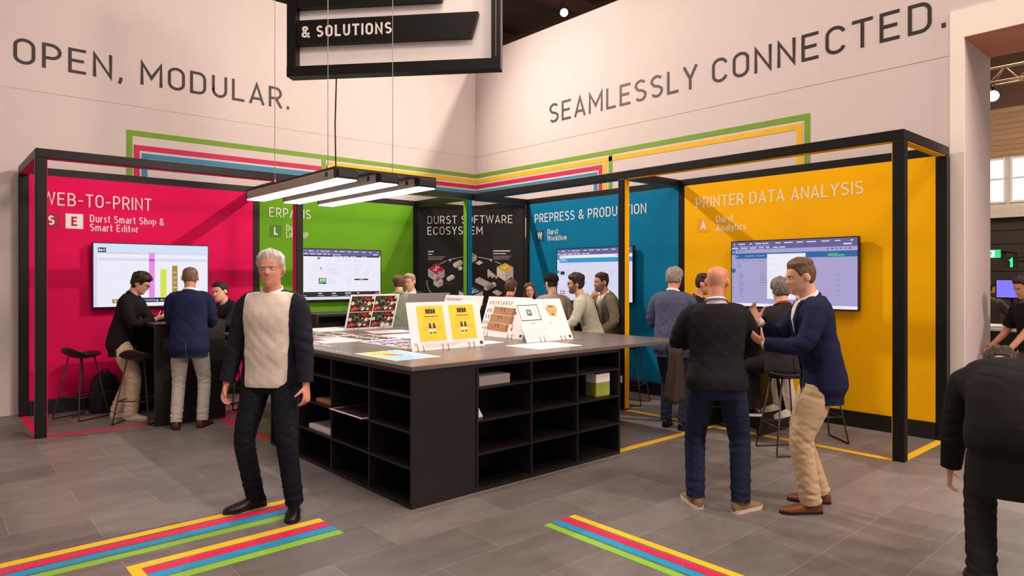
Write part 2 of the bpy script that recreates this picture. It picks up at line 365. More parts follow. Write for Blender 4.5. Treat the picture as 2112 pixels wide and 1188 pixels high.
post(6.67, 8.62, [('-x', M_GREEN), ('-y', M_BLUE)])
post(6.785, 5.49, [('-y', M_YELLOW), ('+y', M_BLUE)]); post(8.0, 5.41)
post(6.785, 2.233, [('+y', M_YELLOW)]); post(8.0, 2.233, [('+y', M_YELLOW)])
post(6.62, 10.13); post(8.0, 8.56)
def beam(a, b, under=None):
    mb = MB(); mb.box(a, b, M_FRAME, .006); o = fpart('beam', mb)
    ax = 0 if abs(a[0]-b[0]) > abs(a[1]-b[1]) else 1
    gm = MB()
    if ax == 0: gm.box((a[0]+.02, a[1]-.002, a[2]+.045), (b[0]-.02, a[1], a[2]+.055), M_FRAME)
    if under:
        for m, s0, s1 in under:
            A = list(a); B = list(b); A[ax] = s0; B[ax] = s1; c = 1-ax
            lo, hi = min(a[c], b[c]), max(a[c], b[c]); A[c] = lo+.008; B[c] = hi-.008; A[2] = 2.964; B[2] = 2.969
            strip(o, A, B, m)
Z0, Z1 = 2.97, 3.07
beam((.938, 8.62, Z0), (6.785, 8.72, Z1), [(M_PINK, 1.05, 3.75), (M_GREEN, 3.9, 6.66)])
beam((6.785, 2.233, Z0), (6.885, 8.72, Z1), [(M_YELLOW, 2.35, 5.47), (M_BLUE, 5.6, 8.6)])
beam((.938, 10.13, Z0), (8.1, 10.23, Z1)); beam((8.0, 2.233, Z0), (8.1, 10.13, Z1))
beam((.938, 8.72, Z0), (1.038, 10.13, Z1), [(M_PINK, 8.73, 10.1)])
beam((3.79, 8.72, Z0), (3.89, 10.13, Z1), [(M_PINK, 8.73, 10.1)])
beam((6.67, 8.72, Z0), (6.77, 10.13, Z1), [(M_GREEN, 8.73, 10.1)])
beam((6.885, 8.62, Z0), (8.0, 8.72, Z1), [(M_BLUE, 6.9, 8.0)])
beam((6.885, 5.49, Z0), (8.0, 5.59, Z1), [(M_BLUE, 6.9, 8.0)]); beam((6.885, 2.233, Z0), (8.0, 2.333, Z1), [(M_YELLOW, 6.9, 8.0)])
mb = MB(); mb.box((6.781, 5.52, .35), (6.785, 5.55, .44), M_WHITE); o = mb.build('socket', fr, OFF); o['label'] = 'small white socket'
# ------------------------------------------------------------------ printed back panels
PLp = LEFTP(10.13); PRp = RIGHTP(8.0)
def panel(label, P, u0, u1, m):
    mb = MB(); mb.obox(P, u0, u1, .18, 2.975, -.05, 0, m); o = mb.build('back_panel')
    tag(o, label, 'display panel'); b = MB(); b.obox(P, u0, u1, 0, .18, -.05, .012, M_BLACK); b.build('plinth', o); return o
def kid(par, name, fn, label=None):
    mb = MB(); fn(mb); o = mb.build(name, par)
    if label: o['label'] = label
    return o
def icon(par, P, u, v, s, letter, mback, mfront):
    def f(mb):
        mb.obox(P, u, u+s, v, v+s, 0, .003, mback); h = s*.62
        g, w = glyph(letter, .09); lettering(mb, letter, P, u+s/2-w*h/2, v+s*.19, h, mfront, sw=.18, w0=.003, w1=.006)
    kid(par, 'app_icon', f, 'square icon with the letter ' + letter)
M_PINKD = mat('deep_pink_print', (170, 14, 56), .6); M_GREEND = mat('deep_green_print', (72, 128, 30), .6)
M_BLUED = mat('deep_blue_print', (8, 74, 104), .6); M_YELLOWD = mat('amber_print', (240, 172, 0), .6)
p = panel('magenta back panel of the booth reading WEB-TO-PRINT', PLp, 1.038, 3.78, M_PINK)
text_obj('heading', 'WEB-TO-PRINT', PLp, 1.17, 2.61, .165, M_WHITE, p, width=1.23, sw=.105)
text_obj('subtitle', 'Durst Smart Shop &', PLp, 1.68, 2.42, .095, M_WHITE, p, width=.875, sw=.12)
text_obj('subtitle', 'Smart Editor', PLp, 1.68, 2.305, .095, M_WHITE, p, width=.56, sw=.12)
icon(p, PLp, 1.17, 2.325, .19, 'S', M_PINKD, M_WHITE); icon(p, PLp, 1.415, 2.325, .19, 'E', M_WHITE, M_PINKD)
p = panel('green back panel of the booth reading ERP/MIS', PLp, 3.88, 6.62, M_GREEN)
text_obj('heading', 'ERP/MIS', PLp, 4.026, 2.63, .145, M_WHITE, p, width=.67, sw=.105)
text_obj('subtitle', 'Durst', PLp, 4.293, 2.43, .09, M_WHITE, p, width=.25, sw=.12)
text_obj('subtitle', 'Lift ERP', PLp, 4.293, 2.325, .09, M_WHITE, p, width=.36, sw=.12)
icon(p, PLp, 4.034, 2.32, .19, 'L', M_GREEND, M_WHITE)
p = panel('blue back panel of the booth reading PREPRESS & PRODUCTION', PRp, -8.56, -5.51, M_BLUE)
text_obj('heading', 'PREPRESS & PRODUCTION', PRp, -8.433, 2.645, .15, M_WHITE, p, width=2.37, sw=.105)
text_obj('subtitle', 'Durst', PRp, -8.123, 2.43, .09, M_WHITE, p, width=.25, sw=.12)
text_obj('subtitle', 'Workflow', PRp, -8.123, 2.32, .09, M_WHITE, p, width=.45, sw=.12)
icon(p, PRp, -8.40, 2.32, .19, 'W', M_BLUED, M_WHITE)
p = panel('yellow back panel of the booth reading PRINTER DATA ANALYSIS', PRp, -5.41, -2.333, M_YELLOW)
text_obj('heading', 'PRINTER DATA ANALYSIS', PRp, -5.228, 2.645, .15, M_WHITE, p, width=2.18, sw=.105)
text_obj('subtitle', 'Durst', PRp, -4.914, 2.43, .095, M_WHITE, p, width=.25, sw=.12)
text_obj('subtitle', 'Analytics', PRp, -4.914, 2.315, .095, M_WHITE, p, width=.43, sw=.12)
icon(p, PRp, -5.205, 2.32, .19, 'A', M_YELLOWD, M_WHITE)
# corner panel with the isometric diagram
ex = Vector((.65323, -.75716, 0)); nn = Vector((-.75716, -.65323, 0))
PD = plane((6.72, 10.13, 0), ex, (0,0,1), nn)
mb = MB(); mb.obox(PD, -.03, 1.93, .02, 2.975, -.05, 0, M_FRAME); mb.obox(PD, .0, 1.90, .10, 2.91, 0, .006, M_DARKPRINT)
p = tag(mb.build('back_panel'), 'black corner panel reading DURST SOFTWARE ECOSYSTEM with cube diagram', 'display panel')
PDd = plane(PD(0, 0, .006), ex, (0,0,1), nn)
M_PALE = mat('pale_grey_print', (226, 214, 206), .6); M_PALE2 = mat('mid_grey_print', (190, 176, 168), .6); M_LINE = mat('warm_line_print', (205, 190, 180), .6)
text_obj('heading', 'DURST SOFTWARE', PDd, .179, 2.66, .14, M_WHITE, p, width=1.535, sw=.105)
text_obj('heading', 'ECOSYSTEM', PDd, .179, 2.466, .14, M_WHITE, p, width=1.0, sw=.105)
def caption(u, v, w, big):
    def f(mb):
        mb.obox(PDd, u, u+big, v, v+.022, 0, .002, M_PALE); mb.obox(PDd, u, u+big*.75, v-.045, v-.028, 0, .002, M_PALE)
        for k in range(3): mb.obox(PDd, u, u+w*(1-.08*k), v-.085-.026*k, v-.077-.026*k, 0, .002, M_PALE2)
    kid(p, 'caption', f)
caption(.189, 2.155, .31, .11); caption(1.37, 2.16, .32, .30)
def isocube(mb, top, l, r, c, h, mt):   # four top corners and a drop height
    mb.poly(PDd, [l, c, r, top], 0, .003, mt)
    mb.poly(PDd, [(l[0], l[1]-h), (c[0], c[1]-h), c, l], 0, .003, M_PALE)
    mb.poly(PDd, [(c[0], c[1]-h), (r[0], r[1]-h), r, c], 0, .003, M_PALE2)
def isoletter(mb, ch, top, l, r, c, m):
    g, w = glyph(ch, .09); 
    o = Vector(l)*.5+Vector(c)*.5; 
    ux = (Vector(c)-Vector(l)); uy = (Vector(top)-Vector(l))
    base = Vector(l)+ux*.28+uy*.2
    Q = lambda a, b, w_=0: PDd(base.x+ux.x*a*.62+uy.x*b*.62, base.y+ux.y*a*.62+uy.y*b*.62, w_)
    lettering(mb, ch, Q, 0, 0, 1, m, sw=.17, w0=.003, w1=.005)
def diagram(mb):
    import math as q
    def ell(cx, cy, rx, ry, a0, a1, w, m):
        a = arc(cx, cy, rx, ry, a0, a1, 24); Lp, Rp = ribbon(a, w/2, False)
        for i in range(len(a)-1): mb.poly(PDd, [Lp[i], Rp[i], Rp[i+1], Lp[i+1]], 0, .002, m)
    ell(.95, 1.62, .78, .45, 118, 85, .012, M_LINE); ell(.95, 1.62, .78, .45, 80, 61, .012, M_LINE)
    ell(.95, 1.62, .78, .45, 135, 122, .012, M_LINE); ell(.95, 1.62, .78, .45, 55, 44, .012, M_LINE)
    ell(.95, 1.62, .78, .45, 175, 235, .012, M_LINE); ell(.95, 1.62, .78, .45, 25, -35, .012, M_LINE)
    for u, v in ((.579, 2.012), (1.32, 2.01)): mb.poly(PDd, [(u-.02, v), (u+.025, v-.03), (u+.025, v+.03)], 0, .003, M_PALE)
    c = dict(top=(.346,1.96), l=(.194,1.859), r=(.493,1.845), c=(.346,1.751)); isocube(mb, h=.13, mt=S_P, **c); isoletter(mb, 'S', m=M_WHITE, **c)
    for (a, b) in ((.215, .29), (.375, .45)): mb.poly(PDd, [(a, 1.73), (b, 1.70), (b, 1.79), (a, 1.82)], .003, .004, M_PALE2)
    c = dict(top=(.382,1.716), l=(.293,1.663), r=(.467,1.655), c=(.379,1.606)); isocube(mb, h=.085, mt=M_PALE, **c); isoletter(mb, 'E', m=S_P, **c)
    c = dict(top=(1.583,1.96), l=(1.434,1.885), r=(1.726,1.880), c=(1.583,1.793)); isocube(mb, h=.155, mt=S_Y, **c); isoletter(mb, 'A', m=M_WHITE, **c)
    c = dict(top=(.968,2.158), l=(.866,2.10), r=(1.071,2.10), c=(.968,2.037)); isocube(mb, h=.09, mt=S_G, **c); isoletter(mb, 'L', m=M_WHITE, **c)
    c = dict(top=(.968,1.568), l=(.752,1.464), r=(1.185,1.464), c=(.968,1.36)); isocube(mb, h=.25, mt=M_BLUED, **c); isoletter(mb, 'W', m=M_WHITE, **c)
    def blk(l, top, r, c, h): isocube(mb, top, l, r, c, h, M_PALE)
    blk((.646,1.95), (.774,2.02), (.83,1.985), (.703,1.915), .045); blk((.74,1.88), (.78,1.905), (.82,1.88), (.78,1.855), .03)
    blk((.531,1.70), (.623,1.759), (.674,1.73), (.579,1.672), .04); blk((1.051,1.962), (1.127,2.005), (1.189,1.967), (1.115,1.925), .004)
    blk((1.049,1.672), (1.119,1.712), (1.373,1.585), (1.30,1.545), .05); blk((1.206,1.545), (1.373,1.625), (1.42,1.60), (1.25,1.52), .05)
    blk((1.355,1.448), (1.43,1.49), (1.529,1.431), (1.455,1.39), .01)
    for k, h in enumerate((.11, .07, .08, .04, .05)): blk((1.268+.035*k, 1.84-.03*k), (1.285+.035*k, 1.85-.03*k), (1.303+.035*k, 1.84-.03*k), (1.285+.035*k, 1.83-.03*k), h-.01*k+.02)
    for u, v in ((.53, 1.60), (.585, 1.575), (.64, 1.60)): mb.poly(PDd, [(u-.008, v), (u, v-.006), (u+.008, v), (u, v+.006)], 0, .003, M_PALE)
kid(p, 'cube_diagram', diagram)
# ------------------------------------------------------------------ televisions
M_TVB = mat('tv_black_plastic', (14, 13, 14), .35)
def em(n, c, e=.76): return mat('screen_' + n, c, .3, emit=e, var=.01, spec=.2)
E_W = em('white', (236, 236, 248)); E_L = em('lilac', (216, 216, 240)); E_M = em('mauve', (168, 160, 206)); E_D = em('dark_plum', (40, 30, 44)); E_P = em('purple_bar', (98, 92, 148))
E_B = em('blue_bar', (40, 150, 205)); E_BD = em('deep_blue', (30, 100, 160)); E_G = em('grey_text', (190, 188, 205)); E_K = em('navy', (30, 34, 60)); E_MG = em('magenta', (215, 60, 215)); E_PK = em('pink', (232, 140, 222))
E_YG = em('lime', (212, 226, 70)); E_OL = em('olive', (168, 136, 40)); E_R = em('red', (190, 40, 60)); E_GN = em('green', (90, 190, 120)); E_GB = em('ice', (205, 225, 245)); E_GM = em('mauve_text', (120, 114, 160))
def tv(label, P, u0, u1, v0, v1, draw):
    F_ = .9875; u0, u1 = u0*F_, u1*F_; v0, v1 = 1.7+(v0-1.7)*F_, 1.7+(v1-1.7)*F_      # screen stands 11 cm proud of the panel
    t = thing('television', label, 'television', P((u0+u1)/2, v0, .06))
    OF = P((u0+u1)/2, v0, .06)
    mb = MB(); mb.obox(P, u0-.012, u1+.012, v0-.02, v1+.012, .05, .10, M_TVB); mb.build('housing', t, OF)
    mb = MB(); mb.obox(P, u0+.3, u1-.3, v0+.2, v1-.2, 0, .05, M_TVB); mb.build('wall_mount', t, OF)
    mb = MB(); w, h = u1-u0, v1-v0
    def r(a, b, c, d, m, k=1): mb.obox(P, u0+a*w, u0+c*w, v0+b*h, v0+d*h, .10, .1005+.0006*k, m)
    def tx(s, a, b, cap, m, wd=None, k=3): lettering(mb, s, P, u0+a*w, v0+b*h, cap*h, m, sw=.16, width=wd*w if wd else None, w0=.10, w1=.1005+.0006*k)
    draw(r, tx); mb.build('screen', t, OF)
def dashes(r, y, xs, hgt, m, k=3):
    for a, b in xs: r(a, y, b, y+hgt, m, k)
def d_pink(r, tx):
    r(0,0,1,1,E_L,0); r(0,.88,1,1,E_GB,1); r(.03,0,.99,.84,E_W,1); r(.04,.73,.99,.775,E_L,2)
    r(.035,.86,.10,.935,E_K,2); tx('durst', .04, .878, .045, E_W, .052)
    dashes(r, .845, ((.10,.17),(.18,.24),(.245,.33),(.35,.385)), .012, E_G)
    r(.46,.13,.51,.87,E_PK,2); r(.46,.725,.51,.77,E_MG,3); r(.56,.13,.615,.60,E_YG,2); r(.665,.13,.715,.66,E_OL,2)
    for k in range(5): r(.673,.20+.085*k,.707,.222+.085*k,E_G,3)
    for k in range(4): r(.06,.66-.17*k,.065,.68-.17*k,E_G,2)
    r(.15,.055,.25,.12,E_OL,2); tx('Durst', .168, .07, .035, E_W, .07); r(.25,.06,.80,.135,E_K,2); tx('flawd printing more when', .27, .08, .035, E_W, .50)
    r(.36,.44,.40,.475,E_B,2)
def browser(r, mo=E_P):
    r(0,.93,1,1,mo,1); r(0,.88,1,.93,E_P,1)
    dashes(r, .955, ((.02,.03),(.06,.12),(.16,.18),(.21,.26),(.27,.32),(.38,.42),(.45,.52),(.55,.6),(.63,.7),(.74,.8),(.84,.88),(.95,.97)), .016, E_L)
    dashes(r, .918, ((.02,.05),(.07,.17),(.18,.33)), .012, E_M); dashes(r, .893, ((.0,.06),(.08,.14),(.16,.22),(.24,.28),(.30,.33),(.36,.40),(.41,.46)), .013, E_W)
    r(.90,.905,.96,.925,E_L,2)
def d_green(r, tx):
    r(0,0,1,1,E_W,0); browser(r); r(0,.855,.98,.88,E_K,1); dashes(r, .862, ((.36,.42),(.43,.49),(.50,.57),(.59,.67),(.74,.81)), .011, E_L)
    r(.17,.80,.205,.84,E_K,1); tx('durst', .173, .812, .018, E_W, .028)
    dashes(r, .78, ((.27,.35),(.37,.60),(.63,.72),(.77,.80)), .006, E_G); dashes(r, .70, ((.30,.42),(.65,.75)), .006, E_G)
    tx('n', .20, .60, .05, E_K, .03)
    for k in range(4): dashes(r, .61-.035*k, ((.30,.40+.02*k),(.65,.70),(.80,.84)), .006, E_G)
    r(.185,.31,.28,.43,E_B,1); r(.185,.37,.235,.43,E_R,2); r(.20,.36,.265,.415,E_YG,3); r(.228,.33,.24,.43,E_GN,4); r(.24,.31,.275,.335,E_K,4)
    for k in range(4): dashes(r, .42-.035*k, ((.30,.36+.02*k),(.55,.60)), .006, E_G)
    r(.645,.385,.83,.415,E_K,1); dashes(r, .396, ((.71,.765),), .008, E_W)
    r(0,.055,.985,.155,E_D,1); r(0,0,1,.05,E_L,1)
    dashes(r, .115, ((.18,.23),(.35,.40),(.52,.60),(.68,.71)), .016, E_W); dashes(r, .075, ((.01,.04),(.18,.25),(.35,.42),(.52,.58)), .012, E_G); r(.93,.09,.975,.13,E_MG,2)
def workflow(r, tx, base, head, txt):
    r(0,0,1,1,base,0); browser(r); r(.035,.82,1,.88,E_W if base is E_L else base,1); r(.035,.735,1,.82,head,1); r(0,.80,.033,.88,E_BD,2); tx('W', .007, .825, .03, E_W, .018)
    for k in range(7): r(.012,.72-.09*k,.022,.735-.09*k,txt,2)
    r(0,.52,.033,.585,E_B if base is E_L else E_BD,2); r(.05,.855,.07,.865,E_K,3); dashes(r, .845, ((.08,.12),), .01, txt)
    for k in range(6): r(.78+.032*k,.842,.795+.032*k,.862,E_R if k in (1, 5) else txt,3)
def d_blue(r, tx):
    workflow(r, tx, E_L, E_B, E_G); dashes(r, .79, ((.05,.13),), .012, E_W); dashes(r, .765, ((.05,.15),), .008, E_GB)
    dashes(r, .69, ((.13,.20),(.70,.75)), .006, E_G)
    for k, c in enumerate((E_K, E_W, E_R)):
        y = .50-.19*k; r(.05,y,.11,y+.065,c,2); r(.06,y+.015,.10,y+.05,E_L,3) if k != 0 else tx('x', .065, y+.02, .03, E_W, .03)
        for j in range(4): dashes(r, y+.07-.03*j, ((.13,.19+.01*j),(.70,.77)), .006, E_G)
def d_yellow(r, tx):
    workflow(r, tx, E_M, E_BD, E_GM); r(.31,.12,.62,.80,E_W,2); dashes(r, .77, ((.12,.20),(.21,.25),(.25,.29)), .012, E_M)
    r(.79,.775,.86,.785,E_GN,2); r(.79,.75,.91,.77,E_GN,2); r(.045,.765,.055,.785,E_L,2)
    dashes(r, .70, ((.04,.07),(.10,.16),(.18,.21),(.23,.29)), .006, E_GM); dashes(r, .63, ((.05,.085),), .01, E_GM); dashes(r, .60, ((.05,.08),), .008, E_GM)
    for k in range(11):
        y = .51-.036*k; dashes(r, y, ((.065,.09+.03*((k*7) % 3)/2),), .009, E_GM)
        if k < 5: dashes(r, y, ((.25,.28+.01*k),), .007, E_GM)
        if k % 2: dashes(r, y, ((.85,.87),), .006, E_GM)
    for k in range(6): dashes(r, .72-.09*k, ((.33,.38+.02*(k % 3)),), .007, E_L)
    r(0,0,1,.045,E_W,1)
tv('television showing bar chart on the magenta panel', PLp, 1.724, 3.143, 1.315, 2.15, d_pink)
tv('television showing shop web page on the green panel', PLp, 4.585, 5.974, 1.345, 2.16, d_green)
tv('television on the blue panel showing job list with pale screen', PRp, -7.893, -6.321, 1.33, 2.168, d_blue)
tv('television on the yellow panel showing mauve screen with white dialog', PRp, -4.684, -3.112, 1.335, 2.162, d_yellow)
# ------------------------------------------------------------------ floor tapes
def tape(label, rects, m, group=None):
    mb = MB()
    for x0, y0, x1, y1 in rects: mb.box((x0, y0, 0.0), (x1, y1, .0016), m)
    return tag(mb.build('floor_tape'), label, 'floor tape', group or 'coloured tape lines on the floor')
for i, (c, m) in enumerate((('yellow', T_YELLOW), ('pink', T_PINK), ('blue', T_BLUE), ('green', T_GREEN))):
    y = 4.928 - .105*i
    tape(c + ' floor tape in the long left bundle ending at the walking man\'s shoes', [(-3, y, 2.12 - .02*i, y+.075)], m)
    y = 4.382 - .097*i
    tape(c + ' floor tape in the short bundle at the bottom, left of centre', [(.92 if i == 0 else .985, y, 2.13, y+.075)] + ([(.92, 3.2, .985, y)] if i == 0 else []), m)
    x = 3.472 - .083*i
    tape(c + ' floor tape in the bundle running to the lower right corner', [(x, -1.5, x+.06, 3.31)], m)
tape('pink floor tape outlining the magenta booth', [(.945, 8.725, 1.03, 10.12), (1.04, 8.62, 3.765, 8.70)], T_PINK, 'tape outlines under the booth frame')
tape('pink floor tape leading from the magenta booth to the display table', [(2.73, 6.9, 2.81, 8.615)], T_PINK)
tape('green floor tape outlining the green booth', [(3.88, 8.62, 6.66, 8.70)], T_GREEN, 'tape outlines under the booth frame')
tape('blue floor tape outlining the blue booth behind the display table', [(6.785, 5.6, 6.87, 8.61)], T_BLUE, 'tape outlines under the booth frame')
tape('yellow floor tape outlining the yellow booth', [(6.785, 2.34, 6.87, 5.48), (6.89, 2.24, 7.98, 2.32)], T_YELLOW, 'tape outlines under the booth frame')
tape('yellow floor tape leading from the display table to the yellow booth', [(5.10, 4.20, 6.78, 4.285)], T_YELLOW)
# ------------------------------------------------------------------ hanging sign
se = Vector((.6564, -.75441, 0)); sn = Vector((-.75441, -.6564, 0)); K_ = 1.076; PS = plane((2.927, 6.895, -.129), se*K_, (0,0,K_), sn*K_)      # sign drawn at 1 : 1.076
M_SIGNW = mat('ivory_sign_fabric', (252, 246, 240), .75, var=.02)
sg = thing('hanging_sign', 'black framed hanging sign with white panel reading & SOLUTIONS', 'sign', PS(1.06, 3.674))
def sp(name, fn):
    mb = MB(); fn(mb); return mb.build(name, sg, PS(1.06, 3.674))
sp('frame', lambda mb: [mb.obox(PS, 0, 2.122, 3.674, 3.772, -.14, .0, M_FRAME), mb.obox(PS, 0, .09, 3.772, 5.2, -.14, -.004, M_FRAME), mb.obox(PS, 2.034, 2.122, 3.772, 5.2, -.14, -.004, M_FRAME), mb.obox(PS, 0, 2.122, 5.2, 5.3, -.14, 0, M_FRAME)] + [mb.obox(PS, 2.075, 2.081, 3.79, 5.2, -.004, 0, M_STEEL)])
o = sp('white_panel', lambda mb: mb.obox(PS, .09, 2.034, 3.772, 5.2, -.12, -.10, M_SIGNW))
def sgs(mb):
    mb.poly(PS, [(.092, 3.99), (1.835, 3.99), (1.905, 4.23), (.092, 4.23)], -.10, -.03, M_FRAME)
o = sp('black_bar', sgs)
for q in ((0, 1), (2, 11)):
    mb = MB(); lettering(mb, '& SOLUTIONS', PS, .143, 4.057, .112, M_WHITE, sw=.17, width=.915, w0=-.03, w1=-.024, only=q); mb.build('lettering', o, PS(1.06, 3.674))
sp('black_bar', lambda mb: mb.poly(PS, [(.092, 4.35), (1.54, 4.35), (1.61, 4.59), (.092, 4.59)], -.10, -.03, M_FRAME))
for u in (.3, 1.8): sp('steel_cable', lambda mb, u=u: mb.tube([PS(u, 5.28, -.07), PS(u, 9.0, -.07)], .006, M_STEEL, 6))
# ------------------------------------------------------------------ pendant lamp over the table
M_LED = mat('led_diffuser', (255, 250, 244), .4, emit=7, var=.005)
M_ALU = mat('ribbed_aluminium', (196, 182, 168), .45, .2, var=.08, scale=3, stretch=(1, .2, 60))
lm = thing('pendant_lamp', 'pendant lamp of three long lit bars under a black plate', 'lamp', (3.02, 6.0, 2.5)); LO = (3.02, 6.0, 2.5)
mb = MB(); mb.box((2.54, 5.02, 2.585), (3.53, 7.0, 2.605), M_FRAME); mb.build('top_plate', lm, LO)
for x in (2.54, 2.93, 3.32):
    mb = MB(); mb.box((x, 5.06, 2.505), (x+.185, 6.96, 2.584), M_ALU)
    for k in range(4): mb.box((x-.003, 5.06, 2.518+.016*k), (x, 6.96, 2.526+.016*k), M_ALU)
    b = mb.build('light_bar', lm, LO)
    mb = MB(); mb.box((x+.006, 5.0, 2.497), (x+.179, 6.98, 2.505), M_LED); mb.build('diffuser', b, LO)
    for y0, y1 in ((4.98, 5.06), (6.96, 7.0)):
        mb = MB(); mb.box((x-.002, y0, 2.505), (x+.187, y1, 2.584), M_FRAME, .012); o = mb.build('end_cap', b, LO); o['label'] = 'black end cap'
    mb = MB(); mb.box((x-.004, 5.16, 2.535), (x-.001, 5.20, 2.575), M_BLACK); mb.build('socket', b, LO)
M_WIRE = mat('white_wire', (230, 222, 212), .5)
for x, y in ((2.62, 6.45), (2.62, 5.32), (3.44, 5.62)):
    mb = MB(); mb.tube([(x, y, 2.60), (x, y, 9.0)], .0035, M_WIRE, 5); mb.tube([(x, y, 2.6), (x, y, 2.66)], .011, M_STEEL, 8); mb.build('suspension_wire', lm, LO)
mb = MB(); mb.tube([(3.49, 6.9, 2.6), (3.50, 6.91, 2.8), (3.485, 6.9, 3.4), (3.50, 6.9, 3.9), (3.52, 6.92, 9.0)], .008, M_FRAME, 6); o = mb.build('power_cable', lm, LO); o['label'] = 'black cable'
# ------------------------------------------------------------------ display table
dt = thing('display_table', 'large black display table with open shelves and printed boards on top', 'table', (4.0, 5.5, 0)); DO = (4.0, 5.5, 0)
def dp(name, *bx, m=M_BLACK, par=None, bev=0):
    mb = MB()
    for b in bx: mb.box(b[:3], b[3:], m, bev)
    return mb.build(name, par or dt, DO)
dp('table_top', (2.70, 4.15, 1.015, 6.03, 8.2, 1.05), m=M_TOP, bev=.004)
dp('carcass', (3.31, 4.62, .0, 5.09, 6.78, 1.012), (2.71, 6.76, 0, 3.31, 6.78, 1.012), (2.71, 4.17, .0, 3.31, 6.76, .03), (3.31, 4.17, .0, 5.09, 4.62, .03), (2.71, 4.17, .985, 3.31, 6.76, 1.012), (3.31, 4.17, .985, 5.09, 4.62, 1.012))
for y in (4.17, 4.775, 5.43, 6.10): dp('divider', (2.71, y, .03, 3.31, y+.02, .985))
for x in (3.32, 3.91, 4.48, 5.07): dp('divider', (x, 4.17, .03, x+.02, 4.62, .985))
for z in (.285, .55, .81):
    dp('shelf', (2.712, 4.19, z, 3.31, 6.76, z+.018)); dp('shelf', (3.33, 4.172, z, 5.07, 4.62, z+.018))
dp('pedestal', (3.6, 6.78, 0, 5.0, 8.0, 1.012))
mb = MB()
def dash(x0, y0, x1, y1, n):
    for k in range(n):
        a, b = k/n, (k+.55)/n; p0 = Vector((x0+(x1-x0)*a, y0+(y1-y0)*a)); p1 = Vector((x0+(x1-x0)*b, y0+(y1-y0)*b)); d = (p1-p0).normalized()*.005; q = Vector((-d.y, d.x))
        mb.add([(*(p0+q), 1.0512), (*(p0-q), 1.0512), (*(p1-q), 1.0512), (*(p1+q), 1.0512)], [(0,1,2,3)], M_PAPER)
dash(2.775, 6.6, 2.78, 5.18, 18); dash(2.79, 5.185, 3.25, 5.20, 7); dash(4.0, 7.45, 4.5, 7.47, 7)
mb.build('dashed_marking', dt, DO)
for q in ((0, 3), (4, 6), (7, 12)):
    mb = MB(); lettering(mb, 'art on board', plane((2.97, 6.45, 1.0505), (0,-1,0), (1,0,0), (0,0,1)), 0, -.06, .07, M_PAPER, sw=.14, width=.58, w1=.001, only=q); mb.build('table_lettering', dt, DO)
def stuff(name, label, cat, a, b, m, bev=0, grp=None, draw=None):
    mb = MB(); mb.box(a, b, m, bev)
    if draw: draw(mb)
    return tag(mb.build(name, None, ((a[0]+b[0])/2, (a[1]+b[1])/2, a[2])), label, cat, grp)
E_PR = mat('plum_art_print', (70, 30, 50), .5, var=.6, scale=9)
stuff('art_print', 'dark red and purple print sticking out of the middle shelf', 'print', (2.66, 4.82, .569), (3.1, 5.38, .572), M_PAPER, draw=lambda mb: mb.box((2.68, 4.84, .572), (3.1, 5.36, .573), E_PR))
stuff('brochure_stack', 'stack of white brochures on the low shelf of the table', 'brochures', (2.74, 5.52, .303), (3.0, 5.95, .345), M_PAPER, .004)
stuff('brochure_stack', 'thin stack of tan brochures on an upper shelf near the man\'s hand', 'brochures', (2.74, 5.5, .568), (3.0, 5.8, .60), M_BROWN, .004)
stuff('paper_box', 'white paper box on the top front shelf nearest the table corner', 'box', (2.96, 4.20, .828), (3.27, 4.5, .905), M_GREYP, .004, 'white boxes on the top front shelf')
stuff('paper_box', 'white paper box on the top front shelf, second from the corner', 'box', (3.37, 4.20, .828), (3.70, 4.5, .905), M_GREYP, .004, 'white boxes on the top front shelf')
mb = MB(); mb.add([(3.36, 4.25, .57), (3.45, 4.25, .57), (3.37, 4.29, .75), (3.36, 4.30, .57), (3.45, 4.30, .57)], [(0,1,2), (4,3,2), (0,3,4,1), (0,2,3), (1,4,2)], M_PAPER)
tag(mb.build('leaflet', None, (3.4, 4.27, .57)), 'small white folded leaflet standing on a front shelf', 'leaflet')
stuff('gift_bag', 'green and white paper bag on a right front shelf of the table', 'bag', (4.80, 4.22, .568), (5.0, 4.36, .70), mat('lime_bag_paper', (150, 168, 60), .7, var=.2), .01, draw=lambda mb: mb.box((4.80, 4.22, .70), (5.0, 4.36, .79), M_PAPER, .008))
# ------------------------------------------------------------------ boards standing on the table
M_STANDW = mat('dark_wire', (60, 56, 54), .4, .5)
M_QR = mat('dark_badge_print', (70, 64, 70), .6)
M_TXT = mat('faint_text_print', (196, 190, 186), .6)
def board(label, p0, along, lean, w, h, draw, hooks, m=M_PAPER, back=False, short=None):
    a = Vector(along); nf = Vector((a.y, -a.x, 0)); L = R_(lean)          # nf: towards the viewer side
    up = (-nf*math.sin(L) + Vector((0,0,1))*math.cos(L)); n = a.cross(up); 
    if n.dot(nf) < 0: n = -n
    P = plane(p0, a, up, n)
    bt = thing('display_board', label, 'board', p0)
    mb = MB(); mb.obox(P, 0, w, 0, h, -.006, 0, m); mb.build('panel', bt, p0)
    for nm, dr in (draw or []):
        mb = MB(); dr(mb, P, w, h); mb.build(nm, bt, p0)
    es = thing('wire_easel', 'thin wire easel holding the ' + (short or label), 'easel', p0)
    for u in hooks:
        mb = MB(); q = lambda s, z, f: Vector(p0) + a*(u+s) + nf*f + Vector((0,0,z))
        sgn = 1 if not back else -1
        for s in (-.03, .03):
            hk = [P(u+s, .05, .004), P(u+s, 0, .006), q(s, .003, .01), q(s, .003, -.17*sgn), P(u, .26, -.012 if not back else .012)] if not back else [q(s, .003, .16), P(u, .26, .006)]
            mb.tube(hk, .0022, M_STANDW, 5)
        mb.build('wire_leg', es, p0)
    return bt
